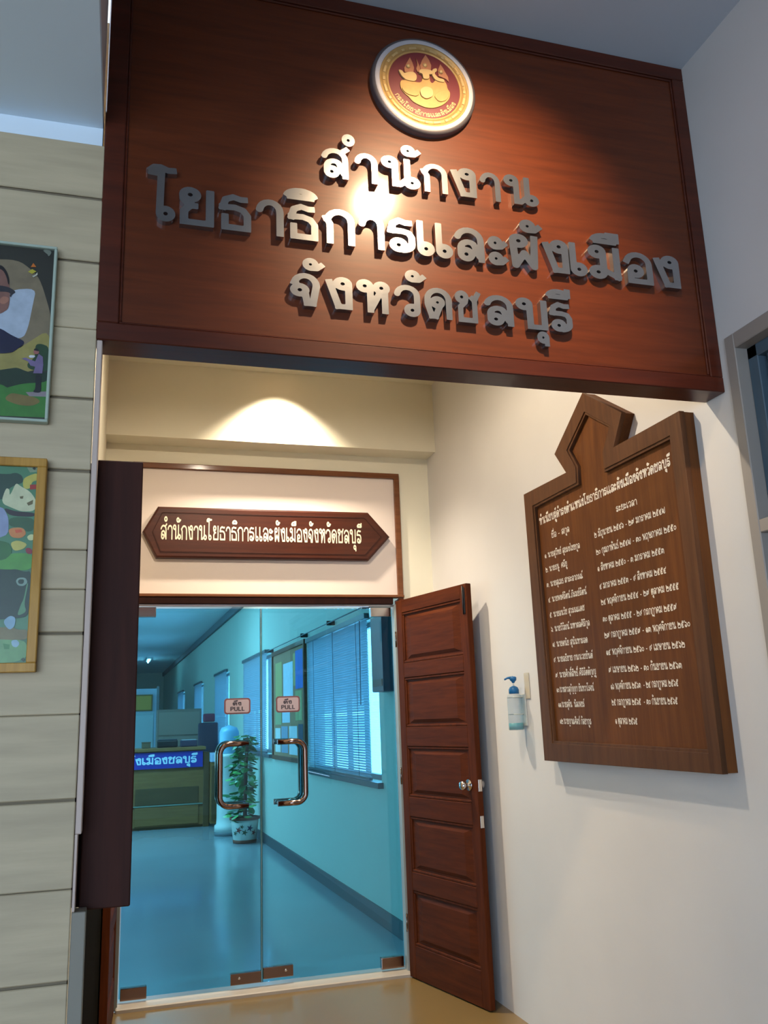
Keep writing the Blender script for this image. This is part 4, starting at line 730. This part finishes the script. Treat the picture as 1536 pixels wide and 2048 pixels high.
# potted climbing plant
PX, PY = 1.60, 12.05
pt = thing('potted_plant', 'tall leafy climbing plant in a white patterned pot by the corridor wall', 'plant', (PX, PY, 0))
b = B(); b.lathe([(.0001, .004), (.135, .004), (.150, .03), (.172, .20), (.182, .30), (.165, .30), (.15, .24), (.0001, .24)], (PX, PY, 0), 'z', 32); pot = b.make('pot', mat('pot_white', (214, 206, 198), .3), pt)
B().lathe([(.178, .285), (.198, .290), (.200, .318), (.180, .322), (.176, .30)], (PX, PY, 0), 'z', 32).make('pot_rim', mat('pot_brown', (128, 66, 48), .4), pot)
B().lathe([(.137, .001), (.152, .002), (.157, .038), (.150, .045)], (PX, PY, 0), 'z', 32).make('pot_foot', mat('pot_brown', (128, 66, 48), .4), pot)
for i, (az, z, s_, c) in enumerate(((235, .17, .045, (128, 44, 40)), (262, .14, .04, (40, 78, 50)), (285, .19, .045, (52, 50, 84)), (305, .13, .04, (128, 44, 40)), (215, .13, .035, (40, 78, 50)), (250, .21, .03, (40, 78, 50)))):
    a = math.radians(az); r0 = .168+.04*(z-.15); cx, cy2 = PX+r0*math.cos(a), PY+r0*math.sin(a)
    bb = B(); pts = []
    for k in range(10):
        t = 2*math.pi*k/10; rr = s_*(.75+.35*math.cos(5*t)); u = rr*math.cos(t); v = rr*math.sin(t)
        aa = a+u/r0; rz = .1725+(z+v-.2)*.10; pts.append((PX+(rz+.003)*math.cos(aa), PY+(rz+.003)*math.sin(aa), z+v))
    cv = bb.bm.verts.new((PX+(.176+(z-.2)*.1)*math.cos(a), PY+(.176+(z-.2)*.1)*math.sin(a), z)); V = [bb.bm.verts.new(p) for p in pts]
    for k in range(10): bb.bm.faces.new((cv, V[k], V[(k+1) % 10]))
    bb.make('painted_flower', mat('flower_%d' % c[0], c, .4), pot)
B().lathe([(.0001, .24), (.155, .245)], (PX, PY, 0), 'z', 24).make('soil', mat('soil', (60, 44, 32), .9), pt)
B().tube([(PX, PY, .24), (PX+.01, PY, .8), (PX+.03, PY-.01, 1.32)], [.028, .024, .02], 10).make('moss_pole', mat('moss_pole', (84, 62, 40), .9), pt)
t = bmesh.new(); prof = [(0, 0), (.35, .12), (.5, .36), (.40, .66), (0, 1.0)]
mid = [t.verts.new((0, y, .10*math.sin(y*2.6))) for y in (0.05, .25, .5, .75, 1.0)]
for sgn in (-1, 1):
    ed = [t.verts.new((sgn*x, y, -.05*abs(x))) for x, y in ((.30, -.08), (.46, .20), (.40, .50), (.22, .78))]
    for i in range(4):
        if i < 3: t.faces.new((mid[i], mid[i+1], ed[i+1], ed[i]))
        else: t.faces.new((mid[3], mid[4], ed[3]))
lme = bpy.data.meshes.new('leaf'); t.to_mesh(lme); t.free(); lme.materials.append(mat('leaf_green', (46, 120, 62), .35, coat=.2, var=.25, vscale=8))
lme2 = lme.copy(); lme2.materials.clear(); lme2.materials.append(mat('leaf_light', (104, 176, 96), .35, coat=.2))
for i in range(150):
    z = .28+1.08*(i/150)**.9; a = random.uniform(0, 2*math.pi); bulge = .20 if z < .85 else .16 if z < 1.15 else .11
    r0 = random.uniform(.05, bulge); o = bpy.data.objects.new('leaf', lme if random.random() < .72 else lme2); COL.objects.link(o)
    o.location = (min(PX+r0*math.cos(a), 1.66), PY+r0*math.sin(a), z); s_ = random.uniform(.09, .15); o.scale = (s_, s_, s_)
    o.rotation_euler = (random.uniform(-.9, .1), random.uniform(-.4, .4), a-math.pi/2+random.uniform(-.5, .5))
    o.parent = pt; o.matrix_parent_inverse = Matrix.Translation(pt.location).inverted()
# pedestal
pd = thing('round_pedestal', 'white round pedestal with a stepped foot left of the potted plant', 'pedestal', (1.50, 13.0, 0))
B().lathe([(.0001, 0), (.20, 0), (.20, .05), (.185, .06)], (1.50, 13.0, 0), 'z', 32).make('plinth', mat('plinth_grey', (110, 118, 124), .5), pd)
B().lathe([(.20, .05), (.20, .13), (.175, .15), (.17, .22), (.165, 1.02), (.19, 1.05), (.19, 1.10), (.0001, 1.10)], (1.50, 13.0, 0), 'z', 32).make('shaft', mat('white_paint', (214, 214, 210), .5), pd)
o = thing('blue_water_jug', 'pale blue jug standing on the white round pedestal', 'jug', (1.50, 13.0, 1.10))
B().lathe([(.0001, .001), (.13, .001), (.14, .02), (.14, .30), (.11, .36), (.05, .38), (.0001, .40)], (1.50, 13.0, 1.10), 'z', 28).make('jug_body', mat('jug_blue', (130, 176, 206), .3), o)
B().lathe([(.142, .10), (.147, .12), (.142, .14)], (1.50, 13.0, 1.10), 'z', 28).make('band', mat('jug_band', (190, 220, 232), .3), o)

# reception counter with the blue banner
M_cnt = wood('counter_wood', (128, 82, 46), (154, 106, 62), 'x', .45, .2); M_cnt2 = wood('counter_wood_dark', (84, 58, 34), (110, 78, 48), 'x', .5, .2)
rc = thing('reception_counter', 'olive brown wooden reception counter across the corridor', 'counter', (0, 14.4, 0))
bx('body', M_cnt, rc, -3.2, 1.25, 14.24, 14.85, .04, 1.14)
bx('plinth', M_cnt2, rc, -3.2, 1.25, 14.27, 14.83, 0, .04)
bx('worktop', M_cnt, rc, -3.25, 1.28, 14.16, 14.9, 1.14, 1.19, .01, 2)
for x in (-2.3, -1.3, -.3, .72):
    bx('front_panel', M_cnt2, rc, x-.48, x+.46, 14.228, 14.24, .36, .60, .004)
    bx('front_panel', M_cnt, rc, x-.48, x+.46, 14.222, 14.24, .06, .33, .004)
bx('trim_strip', mat('strip_grey', (128, 134, 120), .5), rc, -3.2, 1.24, 14.215, 14.2395, .335, .352)
bx('side_wing', M_cnt2, rc, 1.25, 1.34, 14.22, 14.9, 0, 1.10, .005)
cn = thing('corner_cabinet', 'low brown cabinet between counter and white pedestal', 'cabinet', (1.45, 14.3, 0))
bx('body', M_cnt, cn, 1.345, 1.64, 14.05, 14.6, .05, .95, .005); bx('door', M_cnt2, cn, 1.36, 1.625, 14.035, 14.05, .10, .90, .004); bx('top', mat('cab_top', (180, 186, 214), .5), cn, 1.34, 1.65, 14.03, 14.62, .95, 1.08, .01)
bn = thing('counter_banner', 'blue cloth banner with white Thai lettering on the counter front', 'banner', (0, 14.2, .88))
bx('cloth', mat('banner_blue', (26, 40, 150), .6), bn, -2.2, 1.235, 14.20, 14.213, .885, 1.125)
text_mesh('white_lettering', 'ยินดีตอนรบ โยธาธิการและผังเมืองชลบุรี', mat('banner_white', (210, 226, 236), .6), bn, (-2.0, 14.199, .95), (1, 0, 0), (0, 0, 1), .105, 3.15, .16, .06, .001, (0, -1, 0))
# things on and behind the counter
o = thing('flat_printer', 'low black printer lying on the counter', 'printer', (.75, 14.4, 1.19)); bx('housing', M_black, o, .55, .86, 14.3, 14.55, 1.192, 1.30, .02, 2); bx('lid', mat('printer_lid', (60, 62, 70), .4), o, .56, .85, 14.31, 14.54, 1.30, 1.315, .004)
o = thing('paper_tray', 'long dark paper tray on the counter right of the printer', 'tray', (1.05, 14.4, 1.19)); bx('tray', mat('tray_purple', (56, 48, 70), .4), o, .90, 1.16, 14.3, 14.5, 1.192, 1.29, .01); bx('paper', M_white, o, .92, 1.14, 14.32, 14.48, 1.29, 1.30)
o = thing('small_box', 'small brown box at the left end of the counter top', 'box', (.38, 14.4, 1.19)); bx('carton', mat('carton', (96, 76, 50), .7), o, .32, .45, 14.3, 14.5, 1.192, 1.27, .004); bx('lid', mat('carton_lid', (84, 64, 44), .7), o, .315, .455, 14.295, 14.505, 1.27, 1.285, .003)
o = thing('file_cabinet', 'grey brown file cabinet behind the counter', 'cabinet', (.95, 16.2, 0)); bx('carcass', mat('cab_brown', (122, 104, 92), .5), o, .60, 1.36, 16.0, 16.45, 0, 1.80, .008)
for z0 in (1.36, .94, .5): bx('drawer', mat('cab_brown_front', (138, 118, 104), .5), o, .63, 1.33, 15.985, 16.0, z0, z0+.39, .004)
o = thing('file_cabinet', 'pale blue-grey cabinet behind the left part of the counter', 'cabinet', (.2, 17.0, 0)); bx('carcass', mat('cab_pale', (150, 170, 176), .5), o, -.9, .58, 16.9, 17.3, 0, 1.78, .008)
for x in (-.88, -.14): bx('door', mat('cab_pale_front', (164, 184, 190), .5), o, x, x+.71, 16.885, 16.9, .06, 1.72, .004)
o = thing('office_chair', 'dark high backed office chair beside the corridor wall behind counter', 'chair', (1.48, 15.3, 0))
bx('backrest', mat('chair_dark', (50, 44, 66), .7), o, 1.26, 1.60, 15.42, 15.50, .95, 1.55, .04, 3); bx('seat', mat('chair_dark', (50, 44, 66), .7), o, 1.2, 1.62, 15.02, 15.48, .46, .55, .03, 2)
bx('headrest', mat('chair_red', (110, 40, 64), .7), o, 1.34, 1.54, 15.42, 15.49, 1.56, 1.70, .03, 2)
B().tube([(1.41, 15.25, .12), (1.41, 15.25, .46)], .03, 12).make('column', M_black, o); B().tube([(1.41, 15.46, .5), (1.42, 15.49, 1.0)], .02, 8).make('back_bar', M_black, o)
b = B()
for k in range(5):
    a = k*2*math.pi/5; b.tube([(1.41, 15.25, .10), (1.41+.25*math.cos(a), 15.25+.25*math.sin(a), .05)], .02, 8)
b.make('star_base', M_black, o)
o = thing('framed_picture', 'small orange picture hanging at the far end of the corridor', 'picture', (.35, 20.4, 1.9)); bx('frame', mat('pic_frame', (130, 100, 50), .5), o, .18, .66, 20.38, 20.42, 1.86, 2.22, .004); bx('print', mat('pic_orange', (200, 150, 60), .5), o, .21, .63, 20.374, 20.38, 1.89, 2.19)
o = thing('partition_screen', 'pale office partition far behind the counter', 'partition', (.2, 20.5, 0)); bx('panel', mat('screen_pale', (176, 190, 206), .6), o, -1.6, .75, 20.44, 20.5, .06, 2.35, .004); bx('post', M_alu, o, .75, .80, 20.43, 20.51, 0, 2.4, .004); bx('foot_rail', M_alu, o, -1.6, .75, 20.44, 20.5, 0, .05)
# ceiling lamps of the corridor
for k, (x, y) in enumerate(((-.55, 9.5), (-.55, 14.5), (-.55, 20.0), (-2.8, 12.0), (.7, 26.0))):
    lf = thing('ceiling_lamp', ['fluorescent ceiling batten nearest the glass doors', 'second fluorescent batten on the office ceiling, its end just showing left', 'fluorescent batten above the partition screen', 'fluorescent batten at the left side of the office', 'fluorescent batten farthest down the corridor ceiling'][k], 'lamp', (x, y, 3.42), 'corridor ceiling lamps')
    bx('batten', M_corrc, lf, x-.06, x+.06, y-.62, y+.62, 3.375, 3.4195, .004)
    B().tube([(x, y-.58, 3.355), (x, y+.58, 3.355)], .017, 12).make('tube', mat('lamp_tube', (240, 255, 250), .5, emit=((225, 250, 255), 30)), lf)
# downlights
def downlight(x, y, z, label, power, ang, blend, aim, rad=.04, lz=.06, col=WARM):
    d = thing('downlight', label, 'lamp', (x, y, z))
    B().lathe([(.050, .0), (.062, -.002), (.066, -.006), (.066, -.0005)], (x, y, z), 'z', 32).make('trim_ring', M_white, d)
    B().lathe([(.030, .055), (.046, .02), (.050, 0)], (x, y, z), 'z', 32).make('reflector', M_chrome, d) if False else None
    B().lathe([(.0001, -.004), (.030, -.006), (.048, -.001)], (x, y, z), 'z', 24).make('lamp_glass', mat('lamp_glass', (255, 220, 170), .4, emit=((255, 206, 150), 6)), d)
    light('downlight_beam', 'SPOT', (x, y, z-lz), power, col, aim, spot_size=math.radians(ang), spot_blend=blend, shadow_soft_size=rad)
downlight(1.06, 1.34, 3.9, 'warm downlight in the high ceiling in front of the sign', 440, 68, 1.0, (1.06, 2.39, 3.0), .045, .014, (1.0, .72, .42))
downlight(.60, 3.22, 3.745, 'warm downlight in the middle of the recess ceiling', 128, 165, .4, (.75, 3.5, 0), .03, .03)
downlight(.91, 5.09, 3.745, 'warm downlight close to the beam in the recess ceiling', 460, 108, .9, (.91, 5.13, 0), .045, .012)
